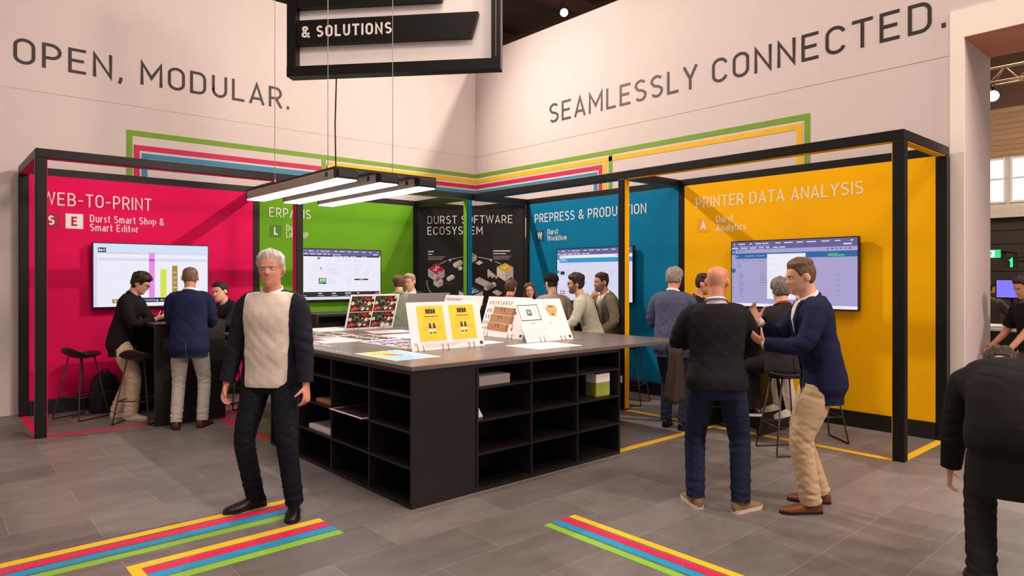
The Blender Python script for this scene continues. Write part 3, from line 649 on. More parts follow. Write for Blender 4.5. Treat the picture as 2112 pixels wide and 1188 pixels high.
A_LEAF = mat('leaf_print', (66, 88, 54), .6, var=.3, scale=30); A_DARK = mat('dark_floral_print', (44, 30, 28), .6, var=.4, scale=30); A_RED = mat('red_bloom_print', (176, 32, 34), .6, var=.25, scale=40)
A_ORG = mat('orange_bloom_print', (236, 84, 26), .6, var=.15, scale=40); A_CRM = mat('cream_flower_print', (240, 234, 196), .6, var=.1, scale=40); A_PLE = mat('pale_leaf_print', (170, 176, 140), .6, var=.2, scale=40); A_PNK = mat('blush_print', (232, 196, 184), .6, var=.1)
def blob(mb, P, cx, cy, rx, ry, rot, m, k, n=9, pet=0):
    pts = []
    N_ = n if not pet else pet*4
    for i in range(N_):
        a = 2*math.pi*i/N_; r = 1 if not pet else (.45+.55*abs(math.cos(a*pet/2)))
        x, y = rx*r*math.cos(a), ry*r*math.sin(a); c, s = math.cos(rot), math.sin(rot); pts.append((cx+x*c-y*s, cy+x*s+y*c))
    mb.poly(P, pts, 0, .0006+.00025*k, m)
def floral(mb, P, u0, v0, w, h, light=False):
    r = random.Random(3)
    mb.obox(P, u0, u0+w, v0, v0+h, 0, .0005, A_DARK if not light else A_PLE)
    B = lambda x, y, rx, ry, rot, m, k, pet=0: blob(mb, P, u0+x*w, v0+y*h, rx*w, ry*w, rot, m, k, pet=pet)
    for x, y, ro in ((.30,.62,1.2),(.38,.72,.6),(.25,.75,2.0),(.45,.60,-.9),(.2,.55,2.6),(.72,.35,.4),(.62,.48,2.2),(.85,.3,.8),(.5,.9,.2),(.12,.85,1.2)): B(x, y, .13, .032, ro, A_LEAF, 1)
    for x, y, ro in ((.34,.66,1.0),(.28,.70,2.2),(.42,.66,-.7),(.70,.40,.5)): B(x, y, .10, .010, ro, A_PLE, 2)
    B(.68, .84, .13, .10, 0, A_RED, 2, 5); B(.78, .78, .08, .06, .5, A_RED, 3, 5); B(.88, .10, .07, .08, 0, A_RED, 2); B(.57, .5, .03, .05, .3, A_RED, 2)
    B(.17, .20, .14, .10, .3, A_ORG, 3, 5); B(.10, .14, .08, .07, .3, A_ORG, 4, 3); B(.26, .22, .06, .07, 1, A_ORG, 4, 3); B(.15, .15, .03, .02, .3, A_DARK, 5)
    B(.55, .20, .09, .08, .2, A_PNK, 2); B(.42, .28, .16, .012, .75, A_PLE, 3)
    for x, y, s in ((.80,.52,.10),(.08,.55,.09),(.76,.18,.07),(.94,.9,.08),(.62,.6,.04),(.95,.55,.06)): B(x, y, s, s, x*7, A_CRM, 4, 5); B(x, y, s*.2, s*.2, 0, S_Y, 5)
def badges(mb, P, w, k=0):
    mb.obox(P, w-.055, w-.02, .02, .05, 0, .001, M_QR); mb.obox(P, w-.20, w-.12, .035, .038, 0, .001, M_TXT)
def d_flower(mb, P, w, h):
    for i in range(2):
        for j in range(2): floral(mb, P, .025+i*(w/2-.018), .028+j*(h/2-.02), w/2-.032, h/2-.028)
    mb.obox(P, w-.20, w-.03, .03, .065, .0028, .003, M_PAPER); mb.obox(P, w-.065, w-.035, .035, .06, .003, .0035, M_QR)
A_YEL = mat('yellow_poster_print', (255, 212, 60), .6, var=.02); A_YEL2 = mat('faint_yellow_print', (226, 184, 60), .6); A_BRN = mat('dark_bottle_print', (92, 44, 20), .6)
def d_hero(mb, P, w, h, us=()):
    for u0 in us:
        u1 = u0+.285; mb.obox(P, u0, u1, .085, .405, 0, .003, A_YEL); Q = plane(P(0,0,.003), P(1,0,0)-P(0,0,0), P(0,1,0)-P(0,0,0), P(0,0,1)-P(0,0,0))
        c = (u0+u1)/2
        lettering(mb, 'HERO', Q, c-.052, .332, .042, M_LETTER, sw=.30, width=.104, gap=.10, w0=0, w1=.0010)
        for k in range(7): a_ = R_(30+20*k); mb.poly(Q, [(c+.056*math.cos(a_+.05), .345+.040*math.sin(a_+.05)), (c+.056*math.cos(a_-.05), .345+.040*math.sin(a_-.05)), (c+.068*math.cos(a_), .345+.05*math.sin(a_))], 0, .0008, M_LETTER)
        mb.obox(Q, c-.075, c+.075, .303, .309, 0, .0006, M_LETTER)
        for k in range(3): mb.obox(Q, c-.09+.006*k, c+.09-.006*k, .285-.012*k, .289-.012*k, 0, .0005, A_YEL2)
        for x in (-.022, .022):
            mb.poly(Q, [(c+x-.017, .195), (c+x+.017, .195), (c+x+.009, .245), (c+x-.009, .245)], 0, .0008, A_BRN)
            mb.obox(Q, c+x-.016, c+x+.016, .165, .194, 0, .0008, M_PAPER); mb.obox(Q, c+x-.012, c+x+.012, .150, .162, 0, .0008, A_BRN)
        for s in (-1, 1):
            for k in range(4): mb.obox(Q, c+s*.075-.03, c+s*.075+.03, .215-.011*k, .219-.011*k, 0, .0005, A_YEL2)
        for k in range(2): mb.obox(Q, c-.06, c+.05, .105+.01*k, .108+.01*k, 0, .0005, A_YEL2)
        mb.poly(Q, [(u1-.04, .105), (u1-.018, .105), (u1-.029, .125)], 0, .0006, A_YEL2)
def d_hero_foot(mb, P, w, h):
    for k in range(3): mb.obox(P, .15, .62-.08*k, .055-.012*k, .058-.012*k, 0, .001, M_TXT)
    badges(mb, P, w); mb.obox(P, .03, .065, .045, .07, 0, .001, M_TXT)
A_FT = mat('feather_print', (96, 84, 78), .6, var=.3, scale=60); A_FO = mat('amber_feather_print', (226, 160, 70), .6, var=.2, scale=60); A_FR = mat('rosy_feather_print', (200, 120, 104), .6, var=.2, scale=60)
def bird(mb, P, u, v, s, m, ro, body=True):
    c, sn_ = math.cos(ro), math.sin(ro)
    def T(pts): return [(u+(x*c-y*sn_)*s, v+(x*sn_+y*c)*s) for x, y in pts]
    mb.poly(P, T([(-.10,-.5),(.10,-.4),(.16,.2),(.05,.42),(-.08,.35),(-.14,0)]), 0, .0008, m)
    mb.poly(P, T([(.0,.05),(.42,.38),(.5,.5),(.12,.32)]), 0, .001, A_FT); mb.poly(P, T([(.02,.38),(-.28,.52),(-.02,.46)]), 0, .001, A_FT)
def d_birds(mb, P, w, h):
    ms = (A_FT, A_FT, A_FO, A_FT, A_FO, A_FT, A_FT, A_FR, A_FR)
    for k in range(9): bird(mb, P, .06+.044*k, h-.075, .045, ms[k], .3*math.sin(k*2.1))
    for j in range(4):
        for k in range(2): bird(mb, P, .045+.05*k-.006*j, h-.165-.07*j, .05, (A_FT, A_FT, A_FR, A_FR)[j], .5*math.sin(j*1.7+k))
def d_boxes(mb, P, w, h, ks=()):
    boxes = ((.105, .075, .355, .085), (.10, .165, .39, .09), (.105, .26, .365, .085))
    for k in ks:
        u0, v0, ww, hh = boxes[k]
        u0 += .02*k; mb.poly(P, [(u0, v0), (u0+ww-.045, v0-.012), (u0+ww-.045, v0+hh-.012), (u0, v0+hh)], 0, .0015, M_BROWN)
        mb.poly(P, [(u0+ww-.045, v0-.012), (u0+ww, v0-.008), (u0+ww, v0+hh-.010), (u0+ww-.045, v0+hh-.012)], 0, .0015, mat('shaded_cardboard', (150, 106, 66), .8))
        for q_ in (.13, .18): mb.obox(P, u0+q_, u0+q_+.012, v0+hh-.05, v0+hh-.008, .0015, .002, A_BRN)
def d_codes(mb, P, w, h):
    for v in (.08, .26): mb.obox(P, .50, .535, v, v+.08, 0, .001, M_TXT); mb.obox(P, .51, .53, v+.01, v+.03, .001, .0015, M_QR)
    badges(mb, P, w)
def d_birds2(mb, P, w, h):
    for k in range(9): bird(mb, P, .04+.035*k, h-.055, .04, (A_FT, A_FT, A_FT, A_FR, A_LEAF)[k % 5], .9*math.sin(k*2.3))
    badges(mb, P, w)
def d_wf(mb, P, w, h):
    u0, u1, v0, v1 = .02, .30, .235, .41
    for a in ((u0, v0, u1, v0+.008), (u0, v1-.007, u1, v1), (u0, v0, u0+.006, v1), (u1-.007, v0, u1, v1)): mb.obox(P, a[0], a[2], a[1], a[3], 0, .0015, A_BRN)
    mb.obox(P, .125, .19, .29, .355, 0, .001, M_QR); lettering(mb, 'W', P, .133, .30, .045, M_PAPER, sw=.16, width=.048, w0=.001, w1=.0015)
    for k in range(6): mb.obox(P, .225+.018*(k % 2), .238+.018*(k % 2), .30+.017*(k//2)+.006, .31+.017*(k//2)+.006, 0, .001, M_TXT)
    mb.obox(P, .05, .08, .28, .284, 0, .001, M_TXT); mb.obox(P, .05, .09, .34, .345, 0, .001, M_TXT)
def d_env(mb, P, w, h):
    mb.poly(P, [(.40,.36),(.435,.28),(.52,.265),(.565,.33),(.565,.39),(.46,.405)], 0, .0015, mat('kraft_print', (200, 170, 112), .7, var=.1, scale=30)); mb.obox(P, .45, .52, .375, .385, .0015, .002, A_BRN); mb.obox(P, .47, .50, .285, .30, .0015, .002, A_BRN)
def d_wtext(mb, P, w, h):
    mb.obox(P, .14, .19, .195, .215, 0, .001, M_TXT); mb.obox(P, .40, .42, .18, .205, 0, .001, M_TXT)
    for k in range(5): mb.obox(P, .03, .36-.05*k % .11, .14-.022*k, .143-.022*k, 0, .001, M_TXT)
    badges(mb, P, w)
board('white board with four tropical flower prints', (3.934, 7.55, 1.052), (1,0,0), -21, .687, .47, [('artwork', d_flower)], (.16, .52))
board('white board with two yellow HERO bottle posters', (3.241, 4.97, 1.052), (1,0,0), 14, .818, .44, [('poster', lambda *a: d_hero(*a, us=(.10,))), ('poster', lambda *a: d_hero(*a, us=(.455,))), ('caption', d_hero_foot)], (.09, .36, .66))
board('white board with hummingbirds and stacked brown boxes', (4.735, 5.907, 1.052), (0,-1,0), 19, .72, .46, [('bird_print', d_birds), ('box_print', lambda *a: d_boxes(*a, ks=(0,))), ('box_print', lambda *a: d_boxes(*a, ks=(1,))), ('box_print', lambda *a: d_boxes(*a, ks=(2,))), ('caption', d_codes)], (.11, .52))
board('white board with framed W logo and kraft envelope', (4.533, 4.89, 1.052), (1,0,0), 26, .668, .47, [('logo_print', d_wf), ('envelope_print', d_env), ('caption', d_wtext)], (.22, .52))
board('plain grey board seen from its back', (4.80, 7.62, 1.052), (1,0,0), -21, .67, .47, None, (.15, .5), M_GREYP, True)
board('white board with one row of small birds behind the HERO posters', (4.78, 6.80, 1.052), (0,-1,0), 19, .735, .46, [('bird_print', d_birds2)], (.15, .55), short='white board with one row of birds')
# flat prints
def flat(label, x0, y0, x1, y1, draw, rot=0):
    c = ((x0+x1)/2, (y0+y1)/2, 1.0505); o = thing('art_print', label, 'print', c, R_(rot), 'flat prints on the display table')
    mb = MB(); w, d = x1-x0, y1-y0; mb.box((-w/2, -d/2, 0), (w/2, d/2, .003), M_PAPER); mb.build('sheet', o)
    P = plane((-w/2, -d/2, .003), (1,0,0), (0,1,0), (0,0,1)); mb = MB(); draw(mb, P, w, d); mb.build('artwork', o)
A_SKY = mat('sky_print', (150, 205, 232), .5, var=.15, scale=6); A_SAND = mat('apricot_print', (240, 196, 120), .5, var=.2, scale=9); A_COR = mat('coral_print', (236, 120, 70), .5, var=.15, scale=9)
A_VIO = mat('violet_print', (86, 60, 150), .5, var=.2, scale=9); A_LPK = mat('light_pink_print', (244, 182, 190), .5, var=.15, scale=9); A_MAR = mat('maroon_print', (120, 40, 60), .5, var=.35, scale=14); A_ICE = mat('ice_print', (216, 226, 236), .5, var=.06, scale=9)
def f_orange(mb, P, w, d):
    mb.obox(P, .015, w-.015, .015, d-.015, 0, .0004, A_SKY); mb.poly(P, [(.015, .30), (.12, .26), (.2, .4), (.3, d-.1), (.25, d-.015), (.015, d-.015)], .0004, .0008, A_SAND)
    blob(mb, P, .2, .36, .12, .05, 1.9, A_COR, 2); blob(mb, P, .14, .25, .05, .03, .4, A_SAND, 3); blob(mb, P, .26, .2, .02, .02, 0, A_COR, 3); blob(mb, P, .1, .5, .06, .03, 1, A_PLE, 3)
def f_pink(mb, P, w, d):
    mb.obox(P, .015, w-.015, .015, d-.015, 0, .0004, A_LPK); mb.obox(P, .015, .16, d-.28, d-.015, .0004, .0007, A_VIO); blob(mb, P, .1, d-.15, .07, .04, .6, A_RED, 3)
    for k in range(5): blob(mb, P, .1+.07*k, .1+.08*(k % 3), .05, .025, k, A_PNK if k % 2 else A_PAPERP, 3)
A_PAPERP = mat('white_ink_print', (246, 240, 240), .5)
def f_floral(mb, P, w, d):
    for i in range(2):
        for j in range(2): floral(mb, P, .02+i*(w/2-.01), .02+j*(d/2-.01), w/2-.03, d/2-.03)
def f_dark(mb, P, w, d):
    for j in range(3):
        mb.obox(P, .02, w-.02, .03+j*(d/3-.01), .03+j*(d/3-.01)+d/3-.05, 0, .0004, (A_MAR, A_DARK, A_VIO)[j])
        for k in range(4): blob(mb, P, .07+.09*k, .12+j*(d/3-.01), .03, .06, .3*k, (A_LPK, A_ICE, A_PNK)[(k+j) % 3], 2)
def f_ging(mb, P, w, d):
    mb.obox(P, .01, w/2, .01, d-.01, 0, .0003, A_LPK); mb.obox(P, w/2, w-.01, .01, d-.01, 0, .0003, A_ICE)
    for k in range(12): mb.obox(P, .015+k*(w-.02)/12, .03+k*(w-.02)/12, .01, d-.01, .0003, .0006, A_RED if k < 6 else mat('periwinkle_print', (120, 120, 200), .5)) 
    for k in range(8): mb.obox(P, .01, w-.01, .02+k*d/8.3, .035+k*d/8.3, .0006, .0008, A_PAPERP)
def f_white(mb, P, w, d):
    for k in range(7): blob(mb, P, .06+(w-.12)*((k*37) % 11)/10, .06+(d-.12)*((k*23) % 13)/12, .03, .02, k, A_ICE if k % 3 else A_PNK, 1)
    for k in range(3): mb.obox(P, .05, w*.6, .05+.03*k, .054+.03*k, 0, .0005, M_TXT)
flat('flat print of orange and sky blue shapes at the near table corner', 2.79, 4.52, 3.22, 5.17, f_orange)
flat('flat dark print with rows of red and violet pictures, left of the HERO board', 3.35, 5.24, 3.78, 6.1, f_dark)
flat('flat print with light flowers, beyond the dark red and violet print', 3.44, 6.13, 3.86, 6.80, f_floral)
flat('flat pink and violet print near the left table edge', 3.01, 6.18, 3.42, 6.75, f_pink)
flat('flat print of four flower pictures, before the standing flower board', 3.3, 6.88, 3.72, 7.47, f_floral)
flat('flat white print at the far left end of the table top', 3.6, 7.56, 4.1, 8.1, f_white)
flat('flat red and blue gingham swatch in front of the standing flower board', 4.02, 6.86, 4.5, 7.26, f_ging, -12)
flat('flat white print with pale blue marks behind the HERO board', 3.90, 6.12, 4.34, 6.62, f_white)
flat('flat white sheet in front of the kraft envelope board', 4.19, 4.37, 4.77, 4.83, f_white)
flat('flat white sheet half hidden between the HERO and bird boards', 3.95, 5.08, 4.40, 5.32, f_white)
# ------------------------------------------------------------------ bar tables and stools
def bar_table(label, x0, y0, x1, y1, ax):
    c = ((x0+x1)/2, (y0+y1)/2, 0); o = thing('bar_table', label, 'table', c, 0, None)
    mb = MB(); mb.box((x0, y0, 1.13), (x1, y1, 1.17), M_BLACK, .003); mb.build('top', o, c)
    e = .04
    if ax == 'y': P_ = (((x0, y0, 0), (x1, y0+e, 1.13)), ((x0, y1-e, 0), (x1, y1, 1.13))); B_ = ((x0+(x1-x0)*.5, y0+e, 0), (x0+(x1-x0)*.5+e, y1-e, 1.13))
    else: P_ = (((x0, y0, 0), (x0+e, y1, 1.13)), ((x1-e, y0, 0), (x1, y1, 1.13))); B_ = ((x0+e, (y0+y1)/2, 0), (x1-e, (y0+y1)/2+e, 1.13))
    for a, b in P_: mb = MB(); mb.box(a, b, M_BLACK, .003); mb.build('side_panel', o, c)
    mb = MB(); mb.box(*B_, M_BLACK); mb.build('middle_panel', o, c)
bar_table('tall black bar table in the magenta booth between the men in blazers', 2.03, 8.42, 2.81, 9.62, 'y')
bar_table('tall black bar table in the green booth under the television', 4.30, 9.10, 5.25, 9.75, 'x')
bar_table('tall black bar table in the blue booth, mostly hidden by people', 7.15, 6.4, 7.85, 7.4, 'y')
bar_table('tall black bar table in the yellow booth behind the seated visitors', 6.75, 3.62, 7.4, 4.3, 'y')
M_SEAT = mat('black_shell_plastic', (38, 34, 32), .45, spec=.5)
def stool(label, x, y, rz):
    o = thing('bar_stool', label, 'stool', (x, y, 0), R_(rz), 'black bar stools in the booths')
    N_ = 14; mb = MB(); vs = []; fs = []
    for side in (0, 1):
        for i in range(N_+1):
            for j in range(N_+1):
                u, v = 2*i/N_-1, 2*j/N_-1
                dx, dy = u*math.sqrt(1-v*v/2), v*math.sqrt(1-u*u/2); r = math.hypot(dx, dy)
                z = .735 + .05*r**2.5 + (.085*max(0, -dy)**2.2) + .012*math.cos(dx*3)*max(0, dy)
                vs.append((dx*.215, dy*.20+.0, z - (.014 if side else 0)))
    n = N_+1
    for i in range(N_):
        for j in range(N_):
            a = i*n+j; fs.append((a, a+n, a+n+1, a+1)); b = a+n*n; fs.append((b, b+1, b+n+1, b+n))
    ring = [j for j in range(n)] + [i*n+N_ for i in range(1, n)] + [N_*n+j for j in range(N_-1, -1, -1)] + [i*n for i in range(N_-1, 0, -1)]
    for k in range(len(ring)): a, b = ring[k], ring[(k+1) % len(ring)]; fs.append((a, b, b+n*n, a+n*n))
    mb.add(vs, fs, M_SEAT, True); mb.build('seat', o)
    for s in (-1, 1):
        mb = MB(); mb.tube([(s*.10, .09, .74), (s*.205, .20, .03), (s*.21, .20, .012), (s*.21, .17, .009), (s*.21, -.17, .009), (s*.21, -.20, .012), (s*.205, -.20, .03), (s*.10, -.09, .74)], .0085, M_SEAT, 8); mb.build('leg', o)
    mb = MB(); f = lambda z: (.10+.105*(.74-z)/.71, .09+.11*(.74-z)/.71); X_, Y_ = f(.27)
    mb.tube([(-X_, Y_, .27), (X_, Y_, .27)], .007, M_SEAT, 6); mb.tube([(-X_, -Y_, .27), (X_, -Y_, .27)], .007, M_SEAT, 6)
    mb.tube([(-X_, -Y_, .27), (-X_, Y_, .27)], .006, M_SEAT, 6); mb.tube([(X_, -Y_, .27), (X_, Y_, .27)], .006, M_SEAT, 6); mb.build('footrest', o)
    return o
stool('empty black stool nearest the left end of the magenta booth', 1.50, 9.58, -60)
stool('empty black stool beside the legs of the man in cream trousers', 1.97, 8.84 - .0, -40)
stool('black stool under the laughing man at the bar table', 3.16, 9.04, 106)
stool('black stool in the blue booth by the yellow-faced post', 7.25, 5.75, 20)
stool('black stool behind the grey-haired man in the blue-grey suit', 6.72, 4.22, -20)
stool('black stool under the grey-haired man in the black jacket', 6.37, 3.15, 55)
stool('black stool at the right end of the yellow booth', 7.08, 3.14, 140)
stool('black stool under the visitor in the hooded jacket', 5.25, 8.98, 20)
# backpack
bp = thing('backpack', 'black backpack on the floor behind the empty stool', 'bag', (1.80, 9.86, 0), R_(10)); M_BAG = mat('black_nylon', (22, 20, 20), .6, bump=.2)
def sack(mb, w, d, h, m, y0=0):
    vs = []; fs = []; n = 16
    rows = [(0, .9), (.06, 1), (.45, 1.0), (.75, .88), (.92, .62), (1.0, .2)]
    for t, s in rows:
        for k in range(n):
            a = 2*math.pi*k/n; c, q = math.cos(a), math.sin(a); vs.append((w/2*s*math.copysign(abs(c)**.6, c), y0+d/2*(.6+.4*s)*math.copysign(abs(q)**.6, q), h*t))
    for i in range(len(rows)-1):
        for k in range(n): fs.append((i*n+k, i*n+(k+1) % n, (i+1)*n+(k+1) % n, (i+1)*n+k))
    fs += [tuple(range(n))[::-1], tuple(range((len(rows)-1)*n, len(rows)*n))]; mb.add(vs, fs, m, True)
mb = MB(); sack(mb, .36, .18, .50, M_BAG); mb.build('body', bp)
mb = MB(); sack(mb, .28, .08, .28, M_BAG, -.11); mb.build('pocket', bp)
mb = MB(); mb.tube([(-.05, 0, .48), (-.03, 0, .53), (.03, 0, .53), (.05, 0, .48)], .010, M_BAG); mb.build('handle', bp)
mb = MB(); 
for k in range(8): mb.box((-.12+.07*(k % 4), -.156, .07+.10*(k//4)), (-.112+.07*(k % 4), -.150, .078+.10*(k//4)), M_STEEL)
mb.build('stud', bp)
mb = MB(); mb.tube([(1.40, 9.62, .006), (1.50, 9.74, .006), (1.6, 9.70, .006), (1.72, 9.76, .006), (1.86, 9.70, .006)], .008, M_BAG, 6); tag(mb.build('charging_cable', None, (1.6, 9.7, 0)), 'dark cable lying on the floor in front of the backpack', 'cable')
# ------------------------------------------------------------------ hall beyond the portal
def sign(name, label, cat, a, b, m, fn=None):
    mb = MB(); mb.box(a, b, m)
    if fn: fn(mb)
    return tag(mb.build(name, None, ((a[0]+b[0])/2, (a[1]+b[1])/2, a[2])), label, cat)
E_EX = mat('exit_green', (40, 190, 110), .4, emit=1.2); E_EXW = mat('exit_white', (225, 255, 235), .4, emit=1.3); E_1 = mat('green_digit', (20, 235, 110), .4, emit=2.5)
PX = RIGHTP(21.98)
sign('exit_sign', 'green lit emergency exit sign with running figure in the far hall', 'sign', (22, 4.87, 2.24), (22.06, 5.22, 2.46), E_EX, lambda mb: [mb.box((22.06, y_, 2.40), (24.0, y_+.03, 2.44), M_FRAME) for y_ in (4.9, 5.17)] + [mb.obox(PX, -5.20, -4.99, 2.26, 2.44, 0, .004, E_EXW), mb.poly(PX, [(-5.12,2.29),(-5.09,2.29),(-5.05,2.36),(-5.03,2.42),(-5.07,2.42),(-5.1,2.36)], .004, .008, E_EX), mb.poly(PX, [(-5.07,2.31),(-5.02,2.29),(-5.06,2.35)], .004, .008, E_EX)])
PX1 = RIGHTP(20); mb = MB(); mb.box((20.0, 4.08, 1.93), (20.06, 4.34, 2.18), M_BLACK); mb.box((20.06, 4.19, 2.10), (24.0, 4.23, 2.14), M_FRAME); lettering(mb, '1', PX1, -4.24, 1.96, .19, E_1, sw=.26, w0=.0, w1=.01)
tag(mb.build('number_sign', None, (20, 4.2, 1.93)), 'black sign with a lit green 1 in the far hall', 'sign')
M_TRUSS = mat('warm_aluminium_truss', (190, 160, 130), .4, .5)
ht = thing('lighting_truss', 'aluminium lighting truss hanging in the hall beyond the portal', 'truss', (14, 1, 5.05))
for z, xx in ((5.06, 13.9), (5.06, 14.15), (5.33, 14.02)):
    mb = MB(); mb.tube([(xx, -6, z), (xx, 4.2, z)], .028, M_TRUSS, 8); mb.build('chord', ht, (14, 1, 5.05))
mb = MB()
for k in range(24):
    y = -6+.42*k; mb.tube([(13.9, y, 5.06), (14.02, y+.21, 5.33), (13.9, y+.42, 5.06)], .014, M_TRUSS, 6); mb.tube([(14.15, y, 5.06), (14.02, y+.21, 5.33), (14.15, y+.42, 5.06)], .014, M_TRUSS, 6)
mb.build('lattice', ht, (14, 1, 5.05))
for y in (-5, 3.9):
    mb = MB(); mb.tube([(14.02, y, 5.33), (14.02, y, 9.6)], .012, M_TRUSS, 6); mb.build('hanger', ht, (14, 1, 5.05))
M_SPOT = mat('spot_lens', (255, 246, 232), .3, emit=12, var=.005)
def spot(label, loc, d, hang):
    o = thing('stage_spotlight', label, 'spotlight', loc); d = Vector(d).normalized(); q = Vector((0,0,0))
    mb = MB(); mb.tube([q-d*.18, q-d*.1, q+d*.08, q+d*.1], [.05, .085, .10, .105], M_FRAME, 14); mb.build('housing', o)
    mb = MB(); mb.tube([q+d*.098, q+d*.106], [.092, .09], M_SPOT, 14); mb.build('lens', o)
    mb = MB(); mb.tube([(.12, 0, 0), (.12, 0, .16), (-.12, 0, .16), (-.12, 0, 0)], .012, M_FRAME, 6); mb.tube([(0, 0, .16), (0, 0, hang)], .012, M_FRAME, 6); mb.build('yoke', o)
spot('lit stage spotlight under the truss beyond the portal', (13.95, 3.22, 4.86), (-.8, -.5, -.35), .22)
spot('bright stage spotlight hanging from the dark ceiling above the right wall', (11.534, 11.158, 8.02), (-.65, -.7, -.5), 1.2)
M_SCR = em('violet_monitor', (110, 100, 220), 1.2)
hd = thing('hall_counter', 'counter with white edge in the hall beyond the portal', 'counter', (11.5, 2.4, 0)); HO = (11.5, 2.4, 0)
mb = MB(); mb.box((11.2, 1.2, .96), (11.9, 3.3, 1.02), M_WHITE); mb.build('top', hd, HO)
mb = MB(); mb.box((11.3, 1.3, 0), (11.85, 3.2, .96), M_BLACK); mb.build('cabinet', hd, HO)
hm = thing('monitor', 'small violet monitor on the counter beyond the portal', 'monitor', (11.6, 2.43, 1.02)); 
mb = MB(); mb.box((-.02, -.19, .38), (.02, .19, .66), M_TVB); mb.build('housing', hm); mb = MB(); mb.box((-.024, -.175, .40), (-.02, .175, .645), M_SCR); mb.build('screen', hm); mb = MB(); mb.tube([(0, 0, 0), (0, 0, .42)], .018, M_TVB); mb.box((-.08, -.1, 0), (.08, .1, .012), M_TVB); mb.build('stand', hm)
hr = thing('barrier_rail', 'yellow barrier rail in the hall beyond the portal', 'rail', (15, 3, 0))
mb = MB(); mb.box((15, -4, 1.42), (15.08, 5, 1.52), T_YELLOW); mb.build('rail', hr, (15, 3, 0))
for y in (-3, 0, 3): mb = MB(); mb.box((15.01, y, 0), (15.07, y+.06, 1.42), M_FRAME); mb.build('post', hr, (15, 3, 0))
# white metal hall chair near the portal
hc = thing('hall_chair', 'pale metal chair standing just beyond the portal', 'chair', (8.75, 2.0, 0), R_(0)); HC = mat('pale_metal', (205, 198, 192), .4, .4)
hc.location = (9.9, 2.25, 0)
mb = MB(); mb.box((-.22, -.22, .60), (.22, .22, .65), M_WHITE, .01); mb.build('seat', hc)
mb = MB(); mb.tube([(.2, -.2, .65), (.22, -.2, 1.05), (.22, .2, 1.05), (.2, .2, .65)], .018, HC); mb.build('backrest', hc)
for a in (-.19, .19):
    for b in (-.19, .19): mb = MB(); mb.tube([(a, b, .6), (a*1.1, b*1.1, 0)], .018, HC); mb.build('leg', hc)
# ------------------------------------------------------------------ people
def _v(*a): return np.array(a, float)
def _n(v): return v/ (np.linalg.norm(v)+1e-9)
def rot(v, ax, deg):
    a = R_(deg); ax = _n(ax); return v*math.cos(a) + np.cross(ax, v)*math.sin(a) + ax*np.dot(ax, v)*(1-math.cos(a))
def loft(mb, rings, m):                       # rings: list of (n,3) arrays, capped with fans
    n = len(rings[0]); vs = [tuple(p) for r in rings for p in r]; k = len(rings)
    fs = [(i*n+j, i*n+(j+1) % n, (i+1)*n+(j+1) % n, (i+1)*n+j) for i in range(k-1) for j in range(n)]
    vs += [tuple(rings[0].mean(0)), tuple(rings[-1].mean(0))]; c0, c1 = k*n, k*n+1
    fs += [(c0, (j+1) % n, j) for j in range(n)] + [(c1, (k-1)*n+j, (k-1)*n+(j+1) % n) for j in range(n)]
    mb.add(vs, fs, m, True)
def limb(mb, pts, rad, m, n=14, ref=None, round_=True):   # tapered tube through joints with rounded ends
    pts = [np.array(p, float) for p in pts]; rad = [(r, r) if np.isscalar(r) else r for r in rad]
    P = []; Rr = []
    for i in range(len(pts)-1):
        for t in np.linspace(0, 1, 5)[:-1]:
            P.append(pts[i]*(1-t)+pts[i+1]*t); Rr.append(tuple(rad[i][q]*(1-t)+rad[i+1][q]*t for q in (0, 1)))
    P.append(pts[-1]); Rr.append(rad[-1]); P = np.array(P); Q = P.copy()
    for _ in range(2): Q[1:-1] = (Q[:-2]+2*Q[1:-1]+Q[2:])/4
    P = Q; rings = []; pa = None; K = len(P)
    for i in range(K):
        t = _n(P[min(i+1, K-1)]-P[max(i-1, 0)])
        if pa is None:
            a0 = ref if ref is not None else (_v(1,0,0) if abs(t[0]) < .8 else _v(0,1,0)); pa = a0
        a = _n(pa - t*np.dot(pa, t)); pa = a; b = np.cross(t, a)
        th = np.linspace(0, 2*math.pi, n, endpoint=False)[:, None]
        ring = lambda s, off: P[i] + t*off + (a*np.cos(th)*Rr[i][0] + b*np.sin(th)*Rr[i][1])*s
        if i == 0 and round_: rings += [ring(.45, -.8*Rr[i][0]), ring(.85, -.45*Rr[i][0])]
        rings.append(ring(1, 0))
        if i == K-1 and round_: rings += [ring(.85, .45*Rr[i][0]), ring(.45, .8*Rr[i][0])]
    loft(mb, rings, m)
def ik(S, E, l1, l2, pole):
    d = E-S; D = min(np.linalg.norm(d), (l1+l2)*.999); d = _n(d); E = S+d*D
    a = (l1*l1-l2*l2+D*D)/(2*D); hgt = math.sqrt(max(0, l1*l1-a*a)); p = _n(pole-d*np.dot(pole, d)); return S+d*a+p*hgt, E
